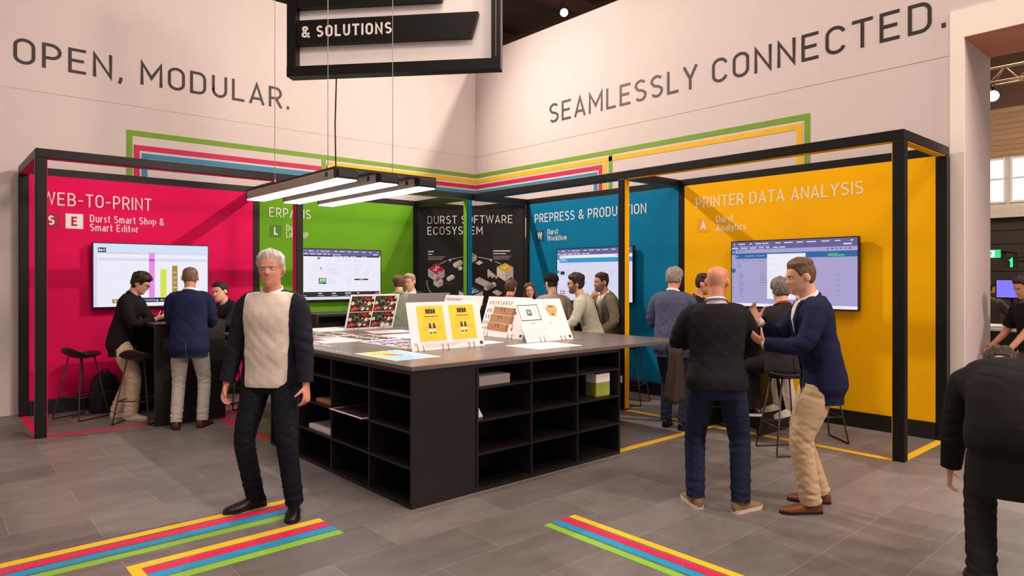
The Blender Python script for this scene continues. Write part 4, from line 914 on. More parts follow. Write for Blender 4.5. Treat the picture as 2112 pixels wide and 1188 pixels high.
def remesh(mb, voxel, it=3, sf=.5):
    me = mb.mesh('tmp'); o = bpy.data.objects.new('tmp', me); COL.objects.link(o)
    r = o.modifiers.new('r', 'REMESH'); r.mode = 'VOXEL'; r.voxel_size = voxel; r.adaptivity = 0
    s = o.modifiers.new('s', 'SMOOTH'); s.factor = sf; s.iterations = it
    dg = bpy.context.evaluated_depsgraph_get(); m2 = bpy.data.meshes.new_from_object(o.evaluated_get(dg))
    n = len(m2.vertices); v = np.empty(n*3); m2.vertices.foreach_get('co', v); nr = np.empty(n*3); m2.vertices.foreach_get('normal', nr)
    k = len(m2.loops); li = np.empty(k, int); m2.loops.foreach_get('vertex_index', li)
    np_ = len(m2.polygons); lt = np.empty(np_, int); m2.polygons.foreach_get('loop_total', lt)
    F = li.reshape(-1, 4) if (lt == 4).all() else None
    if F is None:
        st = np.concatenate([[0], np.cumsum(lt)[:-1]]); F = np.array([list(li[s:s+4]) if c >= 4 else list(li[s:s+3])+[li[s]] for s, c in zip(st, lt)])
    bpy.data.objects.remove(o, do_unlink=True); bpy.data.meshes.remove(me); bpy.data.meshes.remove(m2)
    return v.reshape(-1, 3), F, nr.reshape(-1, 3)
def wrinkle(v, nr, amp, seed, f=(14, 11, 30)):
    r = np.random.RandomState(seed); d = np.zeros(len(v))
    w = v + .03*np.sin(v[:, [1, 2, 0]]*9+r.rand(3)*6)
    for k in range(5):
        a = r.randn(3)*f; d += np.sin(w@a + r.rand()*6)/(1+.3*k)
    d = np.sign(d)*np.abs(d)**1.2
    return v + nr*(d*amp/2.2)[:, None]
def creases(v, nr, amp, seed, fr, EL, SH):   # drag lines across the back and folds at the elbows
    r = np.random.RandomState(seed); o, rr, f, u = fr(.25); q = v-o; x, y, z = q@rr, q@f, q@u; d = np.zeros(len(v))
    for j in range(5):
        k = (14+6*j)*(1 if j % 2 else -1); d += np.abs(np.sin(x*k+z*(13+6*j)+r.rand()*6+1.1*np.sin(x*6+z*5+j*2)))**1.4/(1+.3*j)
    w = .45+.55*np.exp(-((z+.05)/.14)**2)
    e = np.zeros(len(v))
    for E_, S_ in zip(EL, SH):
        t = (v-E_)@_n(E_-S_); near = np.exp(-(np.linalg.norm(v-E_, axis=1)/.13)**2); e += near*(np.abs(np.sin(t*44+x*26+r.rand()*6))-.5)*.9
    return v + nr*((w*(d-1.3)*.6+e)*amp)[:, None]
def trim(v, F, cuts):        # crisp garment edges: cut the cloth along a plane
    v = v.copy(); bad = np.zeros(len(v), bool)
    for o, ax, ok in cuts:
        d = (v-o)@ax; b = (d > 0) & ok(v); keepv = np.zeros(len(v), bool); f = b[F]; part = f.any(1) & ~f.all(1); keepv[F[part].ravel()] = True; keepv &= b
        v[keepv] -= ax*d[keepv][:, None]; F = F[~f.all(1)]
    return v, F
def fold(v, nr, seed, legs, amp):      # cloth folds: fine ripples, strongest behind the knee and above the shoe
    r = np.random.RandomState(seed); d = np.zeros(len(v)); sgn = np.argmin([np.linalg.norm(v-k, axis=1) for k, a, h in legs], axis=0)
    for q, (k, a, h) in enumerate(legs):
        ax = _n(a-h); t = (v-k)@ax; w = .22+.9*np.exp(-(t/.11)**2)+1.1*np.exp(-((t-.34)/.10)**2)+.8*np.exp(-((t+.38)/.10)**2)
        ph = np.arctan2((v-k)[:, 1], (v-k)[:, 0]+1e-6); e = np.zeros(len(v))
        for j in range(4): e += np.abs(np.sin(t*(38+14*j)+ph*(1 if j % 2 else -1)*(1+j % 3)+r.rand()*6+.6*np.sin(t*21+ph)))**1.6/(1+.4*j)
        d += np.where(sgn == q, w*(e-1.1), 0)
    return v + nr*(d*amp/2.0)[:, None]
def npobj(name, v, F, mats, parent, mi=None, s=1.0, smooth=True):
    used = np.unique(F); mp = -np.ones(len(v), int); mp[used] = np.arange(len(used)); F = mp[F]; v = v[used]*s
    me = bpy.data.meshes.new(name); me.vertices.add(len(v)); me.vertices.foreach_set('co', v.ravel()); k = len(F)
    me.loops.add(k*4); me.loops.foreach_set('vertex_index', F.ravel().astype(np.int32)); me.polygons.add(k)
    me.polygons.foreach_set('loop_start', np.arange(0, k*4, 4, dtype=np.int32))
    me.polygons.foreach_set('use_smooth', np.full(k, smooth)); 
    for m in mats: me.materials.append(m)
    if mi is not None: me.polygons.foreach_set('material_index', mi.astype(np.int32))
    me.update(); me.validate(); o = bpy.data.objects.new(name, me); COL.objects.link(o); o.parent = parent; return o
HZ = np.array([-.006,.008,.03,.055,.08,.105,.122,.142,.17,.195,.215,.228,.236])
HF = np.array([.060,.082,.090,.091,.090,.089,.087,.090,.086,.074,.052,.028,.001])
HB = np.array([.005,-.02,-.042,-.062,-.078,-.088,-.094,-.099,-.099,-.090,-.070,-.044,-.006])
HW = np.array([.012,.034,.052,.061,.066,.070,.0725,.0745,.0755,.0705,.057,.037,.005])
def head_grid(nz=44, na=48, zmin=-.006):
    z = np.concatenate([np.linspace(-.006, .20, nz-10), np.linspace(.20, .236, 11)[1:]]); z = np.maximum(z, zmin)
    f, b, w = [np.interp(z, HZ, q) for q in (HF, HB, HW)]
    for q in (f, b, w):
        for _ in range(3): q[1:-1] = (q[:-2]+2*q[1:-1]+q[2:])/4
    a = np.linspace(-math.pi, math.pi, na, endpoint=False); ca, sa = np.cos(a), np.sin(a)
    x = w[:, None]*np.sign(sa)*np.abs(sa)**.92; y = np.where(ca > 0, f[:, None]*np.abs(ca)**.85, b[:, None]*np.abs(ca)**.92); Z = np.repeat(z[:, None], na, 1)
    fr = np.clip(ca*1.6, 0, 1)[None, :]; ax = np.abs(x)
    dy = np.interp(Z, [.079,.086,.096,.122,.137], [0,.021,.026,.009,.001])*np.exp(-(x/np.interp(Z, [.085,.1,.13], [.0155,.013,.009]))**2)
    dy -= .008*np.exp(-((ax-.032)/.015)**2-((Z-.122)/.011)**2)
    dy += .005*np.exp(-((Z-.141)/.008)**2-(x/.05)**4) + .004*np.exp(-((ax-.042)/.02)**2-((Z-.092)/.018)**2)
    dy += .007*np.exp(-((Z-.058)/.011)**2-(x/.022)**2) - .005*np.exp(-((Z-.0585)/.0028)**2-(x/.024)**2)
    dy += .007*np.exp(-((Z-.018)/.014)**2-(x/.024)**2)
    return x, y+dy*fr, Z, np.degrees(np.abs(a)), np.degrees(a)
HL = ([0,35,52,66,78,92,108,130,180], [.190,.188,.182,.160,.118,.140,.075,.052,.045])
def smooth01(t): t = np.clip(t, 0, 1); return t*t*(3-2*t)
SKIN = mat('skin', (232, 178, 150), .5, var=.05, scale=30, bump=.05, bscale=200); SKIN2 = mat('ruddy_skin', (218, 152, 124), .5, var=.06, scale=30); SKIN3 = mat('tanned_skin', (206, 148, 114), .5, var=.05, scale=30)
M_LIP = mat('lip', (206, 128, 112), .5); M_EYEW = mat('eye_white', (236, 232, 226), .3); M_IRIS = mat('dark_iris', (44, 32, 26), .3)
def hairm(n, c): return mat(n, c, .55, var=.35, scale=60, bump=.5, bscale=120, stretch=(1, .4, .35))
H_DARK = hairm('dark_brown_hair', (48, 34, 26)); H_GREY = hairm('grey_hair', (150, 142, 132)); H_WHITE = hairm('white_hair', (205, 198, 190)); H_SALT = hairm('salt_and_pepper_hair', (118, 108, 98)); H_BROWN = hairm('brown_hair', (92, 62, 42)); H_LONG = hairm('chestnut_hair', (96, 54, 34)); H_SAND = hairm('sandy_hair', (104, 78, 56)); H_STUB = hairm('stubble', (122, 96, 80))
def cloth(n, c, rough=.85, var=.05, **k): return mat(n, c, rough, var=var, scale=k.pop('scale', 60), bump=k.pop('bump', .15), bscale=k.pop('bscale', 180), spec=.15, **k)
C_BLACK = cloth('black_wool', (30, 27, 27)); C_NAVY = cloth('navy_wool', (30, 36, 66)); C_NAVY2 = cloth('midnight_wool', (34, 34, 46)); C_BLUEG = cloth('slate_blue_wool', (84, 88, 116)); C_KNIT = cloth('black_knit', (34, 32, 36)); C_CREAM = cloth('cream_twill', (214, 194, 164)); C_GREYB = cloth('stone_chino', (198, 188, 176)); C_BEIGE = cloth('beige_chino', (206, 180, 142)); C_DENIM = cloth('dark_denim', (34, 42, 66), var=.25); C_SHIRT = cloth('white_cotton', (236, 232, 226), bump=.1); C_OAT = cloth('oatmeal_knit', (228, 216, 202)); C_SAGE = cloth('pale_sage_cotton', (196, 198, 176)); C_TAUPE = cloth('taupe_pique', (160, 146, 130)); C_OLIVE = cloth('olive_grey_tweed', (112, 104, 84), var=.2); C_HOOD = cloth('grey_green_jersey', (128, 138, 116)); C_CHAR = cloth('charcoal_wool', (44, 42, 44)); C_IVORY = cloth('ivory_linen', (226, 214, 192)); C_DKBLUE = cloth('ink_trouser', (42, 46, 68)); C_GTEE = cloth('grey_jersey', (92, 84, 76))
L_BRN = mat('brown_leather', (112, 62, 36), .4, var=.15); L_OXB = mat('oxblood_leather', (96, 40, 30), .4, var=.15); L_BLK = mat('black_leather', (20, 18, 18), .35, var=.15); L_CRM = mat('cream_canvas_shoe', (226, 214, 186), .7); L_TAN = mat('tan_knit_shoe', (150, 118, 80), .7, var=.1); SO_W = mat('white_rubber', (226, 216, 202), .6); SO_B = mat('black_rubber', (24, 22, 22), .6); SO_Y = mat('pale_gum_rubber', (214, 206, 150), .6)
TS = [(-.14,.150,.085,.095),(-.07,.172,.098,.128),(.0,.173,.100,.128),(.08,.160,.104,.106),(.16,.150,.104,.090),(.25,.156,.112,.094),(.34,.170,.122,.104),(.42,.178,.120,.110),(.475,.170,.100,.102),(.515,.128,.078,.086),(.55,.076,.060,.072)]
TSF = [(-.14,.150,.085,.10),(-.07,.176,.095,.13),(.0,.168,.095,.122),(.08,.140,.092,.098),(.16,.126,.090,.082),(.25,.136,.108,.086),(.34,.150,.128,.094),(.42,.155,.112,.098),(.475,.145,.088,.092),(.515,.108,.068,.078),(.55,.066,.052,.062)]
PN = [0]
def person(label, x, y, face, h=1.78, pelvis=(0,0,.95), lean=3, slean=0, twist=0, head=(0,0,0), feet=None, hands=None, elbow=None, palm=None, curl=(25,25), hdir=None,
           hair=('short', H_DARK, .014), skin=None, upper='blazer', um=None, hem=-.17, vm=None, vw=(.16,.018,.23), collar=None, jcollar=True, sleeve=1.0, tm=None, legr=1.0, shoes=(L_BLK, SO_B), fem=False, girth=1.0,
           glasses=None, lanyard=None, beard=None, vox=.0065, cat='person', group=None, wr=.006, knee=None, neck=0, cuff=None):
    PN[0] += 1; seed = PN[0]; skin = skin or SKIN; s = h/1.78
    root = thing('person', label, cat, (x, y, 0), R_(face-90), group)
    up = _v(0,0,1); X = _v(1,0,0); Y = _v(0,1,0); sec = TSF if fem else TS
    # spine
    ts = np.arange(-.25, .70, .025); O = np.zeros((len(ts), 3)); FR = []
    i0 = int(np.argmin(abs(ts))); 
    for i, t in enumerate(ts):
        k = smooth01((t+.06)/.34)
        f = rot(Y, X, -lean*k); u = rot(up, X, -lean*k); r = X
        r, f, u = [rot(q, Y, slean*k) for q in (r, f, u)]; r, f = [rot(q, u, twist*smooth01((t)/.45)) for q in (r, f)]
        FR.append((r, f, u))
    O[i0] = np.array(pelvis, float)
    for i in range(i0+1, len(ts)): O[i] = O[i-1]+FR[i][2]*.025
    for i in range(i0-1, -1, -1): O[i] = O[i+1]-FR[i][2]*.025
    def fr(t):
        i = int(np.clip((t+.25)/.025, 0, len(ts)-1.001)); a = (t+.25)/.025-i
        return (O[i]*(1-a)+O[i+1]*a,) + FR[i]
    def tring(t, hw, f_, b_, n=28):
        o, r, f, u = fr(t); th = np.linspace(0, 2*math.pi, n, endpoint=False); c, q = np.cos(th), np.sin(th)
        xx = hw*np.sign(c)*np.abs(c)**.85; yy = np.where(q > 0, f_, b_)*np.sign(q)*np.abs(q)**.9
        return o + xx[:, None]*r + yy[:, None]*f
    def torso(mb, off, m, t0, t1, extra=None, sc=1.0):
        tt = np.array([q[0] for q in sec]); rings = []
        for t in np.linspace(t0, t1, int((t1-t0)/.03)+2):
            q = [np.interp(t, tt, [e[k] for e in sec]) for k in (1, 2, 3)]; e = extra(t) if extra else 0
            g = girth if t < .4 else 1+(girth-1)*.5
            rings.append(tring(t, q[0]*sc*g+off+e, q[1]*sc*g**1.5+off+e, q[2]*sc*g+off+e))
        loft(mb, rings, m)
    # limbs
    shw = .165 if fem else .186
    o, r, f, u = fr(.468); SH = [o - r*shw, o + r*shw]; cl = fr(.50)
    feet = feet or [(-.12, .02, 0, 8, 0), (.12, .02, 0, -8, 0)]; hands = hands or [(-.27, .06, .86), (.27, .06, .86)]
    pf = fr(-.02); HP = [pf[0]-pf[1]*.092, pf[0]+pf[1]*.092]; KN = []; AN = []
    for i in (0, 1):
        a = np.array([feet[i][0], feet[i][1], feet[i][2]])/s + _v(0, 0, .09)
        pole = np.array(knee[i]) if knee else _v(math.sin(R_(-feet[i][3]))*.6, 1, .2)
        k, a = ik(HP[i], a, .45, .43, np.array(pole, float)); KN.append(k); AN.append(a)
    EL = []; WR = []
    for i in (0, 1):
        sg_ = -1 if i == 0 else 1
        pole = np.array(elbow[i], float) if elbow else _v(sg_*.6, -.8, -.5)
        e, w = ik(SH[i], np.array(hands[i], float)/s, .30, .265, pole); EL.append(e); WR.append(w)
    # head transform
    ob = fr(.55); hd_u, hd_f, hd_r = up.copy(), Y.copy(), X.copy()
    yw, pt, rl = head; tw = twist
    hd_r, hd_f = [rot(q, up, yw+tw) for q in (hd_r, hd_f)]; hd_f, hd_u = [rot(q, hd_r, -pt) for q in (hd_f, hd_u)]; hd_r, hd_u = [rot(q, hd_f, rl) for q in (hd_r, hd_u)]
    nd = _n(ob[3]*.6+up*.5+ hd_f*.18); PV = ob[0] + nd*(.085+neck)
    HM = lambda q: PV + np.asarray(q)[..., 0:1]*hd_r + (np.asarray(q)[..., 1:2]+.018)*hd_f + (np.asarray(q)[..., 2:3]-.055)*hd_u
    # --- body
    mb = MB(); torso(mb, -.008, skin, -.13, .55, sc=.95)
    limb(mb, [fr(.50)[0], PV + nd*.02 - hd_f*.004], [(.060, .060), (.055, .058)], skin, 16)
    hx, hy, hz, ha, haa = head_grid(); loft(mb, [HM(np.stack([hx[i], hy[i], hz[i]], 1)) for i in range(len(hx))], skin)
    for sg_ in (-1, 1):
        th = np.linspace(0, 2*math.pi, 14, endpoint=False); er = []
        for k, (q, w) in enumerate(((0, .25), (.006, .8), (.012, 1), (.017, .9), (.019, .4))):
            e = np.stack([np.full(14, sg_*(.070+q)) , -.012-q*.5+.019*w*np.cos(th), .112+.032*w*np.sin(th)+.003*np.cos(th)], 1); er.append(HM(e))
        loft(mb, er, skin)
    for i in (0, 1):
        sg_ = -1 if i == 0 else 1
        limb(mb, [cl[0]+cl[1]*sg_*.05, SH[i], EL[i], WR[i]], [.045, .055, .040, (.029, .024)], skin)
        limb(mb, [HP[i], KN[i], AN[i]], [.075, .050, .036], skin)
        # hand
        d = _n(WR[i]-EL[i]) if not hdir or hdir[i] is None else _n(np.array(hdir[i], float))
        pn = np.array(palm[i], float) if palm and palm[i] is not None else _v(-sg_*1.0, -.2, 0)
        pn = _n(pn-d*np.dot(pn, d)); sd = np.cross(d, pn)*(1 if i == 1 else -1)      # towards the thumb
        w0 = WR[i]; limb(mb, [w0-d*.02, w0+d*.03, w0+d*.085], [(.026, .020), (.036, .016), (.040, .014)], skin, 14, ref=sd)
        cu = curl[i]
        for k, (off, ln, fan) in enumerate(((.031, .074, 7), (.0105, .083, 2), (-.0105, .077, -3), (-.030, .060, -9))):
            dd = rot(d, pn, fan*(1 if i == 1 else -1)*-1); p0 = w0+d*.084+sd*off; pts = [p0-dd*.015, p0]; ang = 0
            for q, fl in ((.45, .7), (.31, 1.1), (.24, .9)):
                ang += cu*fl*(1+.12*k); d2 = dd*math.cos(R_(ang))+pn*math.sin(R_(ang)); pts.append(pts[-1]+d2*ln*q)
            limb(mb, pts, [.0085, .0085, .0078, .0072, .0062], skin, 8)
        td = _n(d*.75+sd*.75+pn*.35); p0 = w0+d*.022+sd*.022; limb(mb, [p0-td*.01, p0+td*.035, p0+td*.06+pn*.004, p0+td*.082+pn*.012], [.013, .0115, .0095, .0075], skin, 8)
    v, F, nr = remesh(mb, vox, 2, .5)
    c = v[F].mean(1) - PV; lx, ly, lz = c@hd_r, c@hd_f-.018, c@hd_u+.055
    mi = ((abs(lz-.0590) < .0082*(1-(lx/.025)**2)) & (ly > .07)).astype(int)
    npobj('body', v, F, [skin, M_LIP], root, mi, s)
    def small(name, fn, par=root, lab=None):
        m_ = MB(); fn(m_); m_.v = [tuple(np.array(p)*s) for p in m_.v]; o_ = m_.build(name, par)
        if lab: o_['label'] = lab
        return o_
    for sg_ in (-1, 1):
        def eye(m_, sg_=sg_):
            th = np.linspace(0, 2*math.pi, 12, endpoint=False)
            def rr_(rad, yy): return HM(np.stack([sg_*.032+rad*np.cos(th), np.full(12, yy), .122+rad*.52*np.sin(th)], 1))
            loft(m_, [rr_(.0125, .074), rr_(.0118, .0800), rr_(.0085, .0828), rr_(.0045, .0840)], M_EYEW); loft(m_, [rr_(.0058, .0828), rr_(.0056, .0848)], M_IRIS)
        small('eye', eye)
    hm = hair[1] if hair else H_DARK
    if not (hair and hair[0] in ('none',)):
        def brows(m_):
            for sg_ in (-1, 1): limb(m_, [HM(_v(sg_*.014, .092, .1400)), HM(_v(sg_*.032, .0925, .1435)), HM(_v(sg_*.050, .080, .1375))], [.0030, .0036, .0022], hm, 6)
        small('eyebrows', brows)
    # --- hair
    def shell(name, m, line, thick, top=None, mask=None, back=0, par=root):
        gx, gy, gz, aa, sa = head_grid(60, 72); ln = np.interp(aa, *(line or HL))
        d_ = (gz-ln[None, :]) if mask is None else mask(aa[None, :], gz, gx)
        t = thick*smooth01(d_/.022)
        rs = np.random.RandomState(seed); A = np.radians(sa)[None, :]
        cl_ = 1+.22*np.sin(A*9+gz*60+rs.rand()*6)+.18*np.sin(A*17-gz*110+rs.rand()*6)+.10*np.sin(A*31+gz*40)
        t = t*(cl_ if thick > .006 else 1)
        if top: t = t + top(A, gz, gx, gy)*smooth01(d_/.03)
        nx, ny, nz_ = gx/.075, gy/.095, (gz-.125)/.11; L = np.sqrt(nx**2+ny**2+nz_**2)+1e-6; nz_ = np.where(gz > .08, nz_, 0)
        on = d_ > -.004
        t = np.where(d_ <= 0.001, -.004, t+.0015)
        px, py, pz = gx+t*nx/L, gy+t*ny/L, gz+t*nz_/L
        V = HM(np.stack([px, py, pz], -1).reshape(-1, 3)); nz, na = gx.shape
        Fq = np.array([(i*na+j, i*na+(j+1) % na, (i+1)*na+(j+1) % na, (i+1)*na+j) for i in range(nz-1) for j in range(na) if on[i, j] or on[i+1, j] or on[i, (j+1) % na] or on[i+1, (j+1) % na]])
        Lr = [(nz-1)*na+j for j in range(na)]; Fq = np.concatenate([Fq, np.array([(Lr[j], Lr[j+1], Lr[-j-2], Lr[-j-1]) for j in range(na//2-1)])])
        return npobj(name, V, Fq, [m], par, None, s)
    if hair and hair[0] != 'none':
        st, m, th = hair[:3]
        if st == 'buzz': shell('hair', m, HL, .0022)
        elif st == 'short': shell('hair', m, HL, th, (lambda A, z, x_, y_: .010*np.clip(np.cos(A), 0, 1)*smooth01((z-.17)/.03)))
        elif st == 'crop': shell('hair', m, HL, th*.45, (lambda A, z, x_, y_: .016*smooth01((z-.18)/.03)))
        elif st == 'swept': shell('hair', m, ([0,35,52,66,78,92,108,130,180], [.178,.176,.172,.150,.105,.125,.05,.03,.02]), th, (lambda A, z, x_, y_: .014*smooth01((z-.15)/.05)))
        elif st == 'long':
            shell('hair', m, ([0,20,45,60,75,180], [.198,.192,.165,.110,.05,.0]), th)
            def curtain(m_):
                for q in range(13):
                    a = R_(72+ (288-72)*q/12); rx, ry = .078, .098
                    p = [HM(_v(rx*math.sin(a), ry*math.cos(a)*(.8 if math.cos(a) > 0 else 1), .13)), HM(_v((rx+.012)*math.sin(a), (ry+.008)*math.cos(a), .05)), HM(_v((rx+.02)*math.sin(a), (ry+.002)*math.cos(a)+.01, -.05)), HM(_v((rx+.012)*math.sin(a)*.9, ry*math.cos(a)*.9+.02, -.15))]
                    limb(m_, p, [.016, .022, .022, .008], m, 8)
            small('long_lock', curtain)
        elif st == 'cap':
            shell('hair', m, HL, .006)
            cp = shell('cap', th, ([0,60,90,180], [.150,.150,.142,.112]), .016, (lambda A, z, x_, y_: .004))
            def brim(m_):
                th_ = np.linspace(-1.15, 1.15, 13); vs = []
                for k, (e, dz) in enumerate(((0, 0), (.035, -.006), (.068, -.016))):
                    for a in th_: vs.append(HM(_v((.082+e*.25)*math.sin(a), (.100+e)*max(.25, math.cos(a)), .156+dz-.012*abs(math.sin(a)))))
                vs2 = [p_ - hd_u*.004 for p_ in vs]; n_ = 13; N_ = 39
                fs = [(k*n_+j, k*n_+j+1, (k+1)*n_+j+1, (k+1)*n_+j) for k in range(2) for j in range(12)]; fs += [tuple(i_+N_ for i_ in f_[::-1]) for f_ in fs]
                fs += [(2*n_+j, 2*n_+j+1, 2*n_+j+1+N_, 2*n_+j+N_) for j in range(12)]; m_.add([tuple(p_) for p_ in vs+vs2], fs, th, True)
            m_ = MB(); brim(m_); m_.v = [tuple(np.array(p)*s) for p in m_.v]; m_.build('cap_brim', cp)
    if beard:
        shell('beard', beard[0], None, beard[1], None, (lambda a, z, x_: np.minimum(np.minimum(.085-z+.03*smooth01((a-40)/40), (95-a)/800), np.where((z > .048) & (z < .070) & (np.abs(x_) < .024), -.01, 1))))
    if glasses:
        def gl(m_):
            for sg_ in (-1, 1):
                m_.tube([HM(_v(sg_*.033+.023*math.cos(a), .099, .120+.019*math.sin(a))) for a in np.linspace(0, 2*math.pi, 14, endpoint=False)], .0022, glasses, 5, closed=True)
                m_.tube([HM(_v(sg_*.056, .098, .126)), HM(_v(sg_*.078, .05, .127)), HM(_v(sg_*.080, -.012, .126))], .002, glasses, 5)
            m_.tube([HM(_v(-.010, .1, .124)), HM(_v(.010, .1, .124))], .002, glasses, 5)
        small('glasses', gl)
    # --- trousers
    tm = tm or C_CHAR; mb = MB(); torso(mb, .011, tm, -.15, .15)
    for i in (0, 1):
        hb = AN[i] + _n(AN[i]-KN[i])*.06
        limb(mb, [HP[i]+_v(0,0,.02), HP[i]*.5+KN[i]*.5, KN[i], KN[i]*.5+hb*.5, hb], [(.092*girth, .094), (.088*legr, .090*legr), (.068*legr, .070*legr), (.064*legr, .066*legr), (.057*legr, .062*legr)], tm, 16, round_=False)
    v, F, nr = remesh(mb, max(.008, vox), 3, .5); v = fold(v, nr, seed+50, [(KN[0], AN[0], HP[0]), (KN[1], AN[1], HP[1])], .0065*legr)
    v, F = trim(v, F, [(AN[i]+_n(AN[i]-KN[i])*.022, _n(_n(AN[i]-KN[i])-.25*Y*0), (lambda q, i=i: np.linalg.norm(q-AN[i], axis=1) < .16)) for i in (0, 1)]); npobj('trousers', v, F, [tm], root, None, s)
    # --- shoes
    SS = [(-.078,.020,.060,.014),(-.066,.033,.082,.008),(-.03,.038,.098,.004),(.02,.039,.092,.004),(.07,.042,.070,.004),(.12,.047,.055,.004),(.165,.045,.046,.004),(.20,.031,.038,.008),(.216,.010,.026,.014)]
    for i in (0, 1):
        ty, pi_ = feet[i][3], feet[i][4]; dr = rot(Y, up, ty); rr_ = rot(X, up, ty); uu = up.copy()
        dr, uu = [rot(q, rr_, -pi_) for q in (dr, uu)]
        b0 = AN[i]-uu*.09
        T_ = lambda q: b0 + q[0]*rr_ + q[1]*dr + q[2]*uu
        th = np.linspace(0, 2*math.pi, 18, endpoint=False)
        def up_(m_):
            rings = []
            for yy, w_, zt, zb in SS:
                c_, q_ = np.cos(th), np.sin(th); zz = np.where(q_ > 0, .022+(zt-.022)*np.abs(q_)**.8, .022-(.022-zb)*np.abs(q_)**.6)
                rings.append(np.array([T_((w_*np.sign(a)*abs(a)**.8, yy, b)) for a, b in zip(c_, zz)]))
            loft(m_, rings, shoes[0])
            limb(m_, [T_((0, -.01, .06)), T_((0, -.008, .105))], [(.036, .042), (.034, .038)], shoes[0], 12)
        so = small('shoe', up_)
        def sole(m_):
            out = [(w_*1.06, yy) for yy, w_, a, b in SS]; pts = [(-w_, yy) for w_, yy in out] + [(w_, yy) for w_, yy in out[::-1]]; n = len(pts)
            vs = [tuple(T_((a, b, 0.0))) for a, b in pts]+[tuple(T_((a*1.02, b, .026 if shoes[1] is SO_W or shoes[1] is SO_Y else .016))) for a, b in pts]
            m_.add(vs, [tuple(range(n)), tuple(range(2*n-1, n-1, -1))]+[(k, n+k, n+(k+1) % n, (k+1) % n) for k in range(n)], shoes[1])
        small('sole', sole, so)
    # --- upper garment
    um = um or C_BLACK; mb = MB(); off = {'blazer': .018, 'coat': .032, 'sweater': .017, 'shirt': .018, 'polo': .015, 'hoodie': .026, 'tee': .014}[upper]
    hem_ = hem if upper in ('blazer', 'coat') else (hem if hem != -.17 else -.02)
    torso(mb, off, um, hem_-.035, .535, (lambda t: .017*smooth01((.08-t)/.2)+.013*math.exp(-((t-.14)/.09)**2)) if upper in ('blazer', 'coat') else (lambda t: .005+.008*smooth01((.10-t)/.1)))
    b = {'blazer': 1.0, 'coat': 1.25, 'sweater': 1.0, 'shirt': 1.02, 'polo': 1.0, 'hoodie': 1.1, 'tee': 1.0}[upper]
    for i in (0, 1):
        sg_ = -1 if i == 0 else 1; q0 = cl[0]+cl[1]*sg_*.045
        if sleeve >= 1: pe = WR[i]+_n(WR[i]-EL[i])*.03; pts, rd = [q0, SH[i], EL[i], pe], [.052, .073*b, .056*b, .042*b]
        elif sleeve > .55: pe = EL[i]+(WR[i]-EL[i])*(sleeve-.5)*2; pts, rd = [q0, SH[i], EL[i], pe], [.052, .070*b, .056*b, .052*b]
        else: pe = SH[i]+(EL[i]-SH[i])*sleeve*2; pts, rd = [q0, SH[i], pe], [.052, .070*b, .064*b]
        limb(mb, pts, rd, um, 16, round_=False)
    v, F, nr = remesh(mb, max(.007, vox), 3, .5); v = creases(v, nr, wr, seed, fr, EL, SH)
    oh, rh, fh, uh = fr(hem_)
    def seg(q, i): 
        a = WR[i]-EL[i]; L2 = a@a; t = np.clip(((q-EL[i])@a)/L2, 0, 1.3); return np.linalg.norm(q-EL[i]-t[:, None]*a, axis=1)
    cuts = [(oh, -uh, lambda q: (np.linalg.norm(q-oh, axis=1) < .42) & (seg(q, 0) > .075) & (seg(q, 1) > .075))]
    if sleeve >= 1: cuts += [(WR[i]-_n(WR[i]-EL[i])*.012, _n(WR[i]-EL[i]), (lambda q, i=i: np.linalg.norm(q-WR[i], axis=1) < .085)) for i in (0, 1)]
    v, F = trim(v, F, cuts)
    if upper == 'blazer':      # cutaway front below the button and a vent at the back
        q = v[F].mean(1); dz = (q-oh)@uh; xx = (q-oh)@rh; yy = (q-oh)@fh; top_ = (vw[0] if vm is not None and vw[0] > 0 else .12)-.02-hem_
        far = (seg(q, 0) > .075) & (seg(q, 1) > .075)
        gone = far & (((yy > .02) & (dz < top_) & (np.abs(xx) < .004+.20*np.clip(top_-dz, 0, 1)**1.5)) | ((yy < -.02) & (dz < .17) & (np.abs(xx) < .0045)))
        if vm is None or vw[0] > 0: F = F[~gone]
    o3, r3, f3, u3 = fr(.36); c = v[F].mean(1)-o3; lx, ly, lt = c@r3, c@f3, c@u3+.36
    if vm is not None:
        t0, w0, k_ = vw; sel = (ly > .02) & (ly < .19) & (lt > t0) & (abs(lx) < w0+(lt-t0)*k_) & (lt < .60)
        bd = np.zeros(len(v), bool); ia = np.zeros(len(v), bool); ia[F[sel].ravel()] = True; ib = np.zeros(len(v), bool); ib[F[~sel].ravel()] = True; bd = ia & ib
        vx, vt, vy = (v-o3)@r3, (v-o3)@u3+.36, (v-o3)@f3; ed = np.maximum(w0+(vt-t0)*k_, .002); bd &= (vy > .01) & (np.abs(np.abs(vx)-ed) < .014)
        v[bd] += r3*((np.sign(vx)*ed-vx)[bd])[:, None]
        npobj('shirt', v, F[sel], [vm], root, None, s); 
        # lapel step: jacket stands proud of the shirt
        used = np.unique(F[~sel]); v2 = v.copy(); v2[used] += nr[used]*.005
        npobj('jacket', v2, F[~sel], [um], root, None, s)
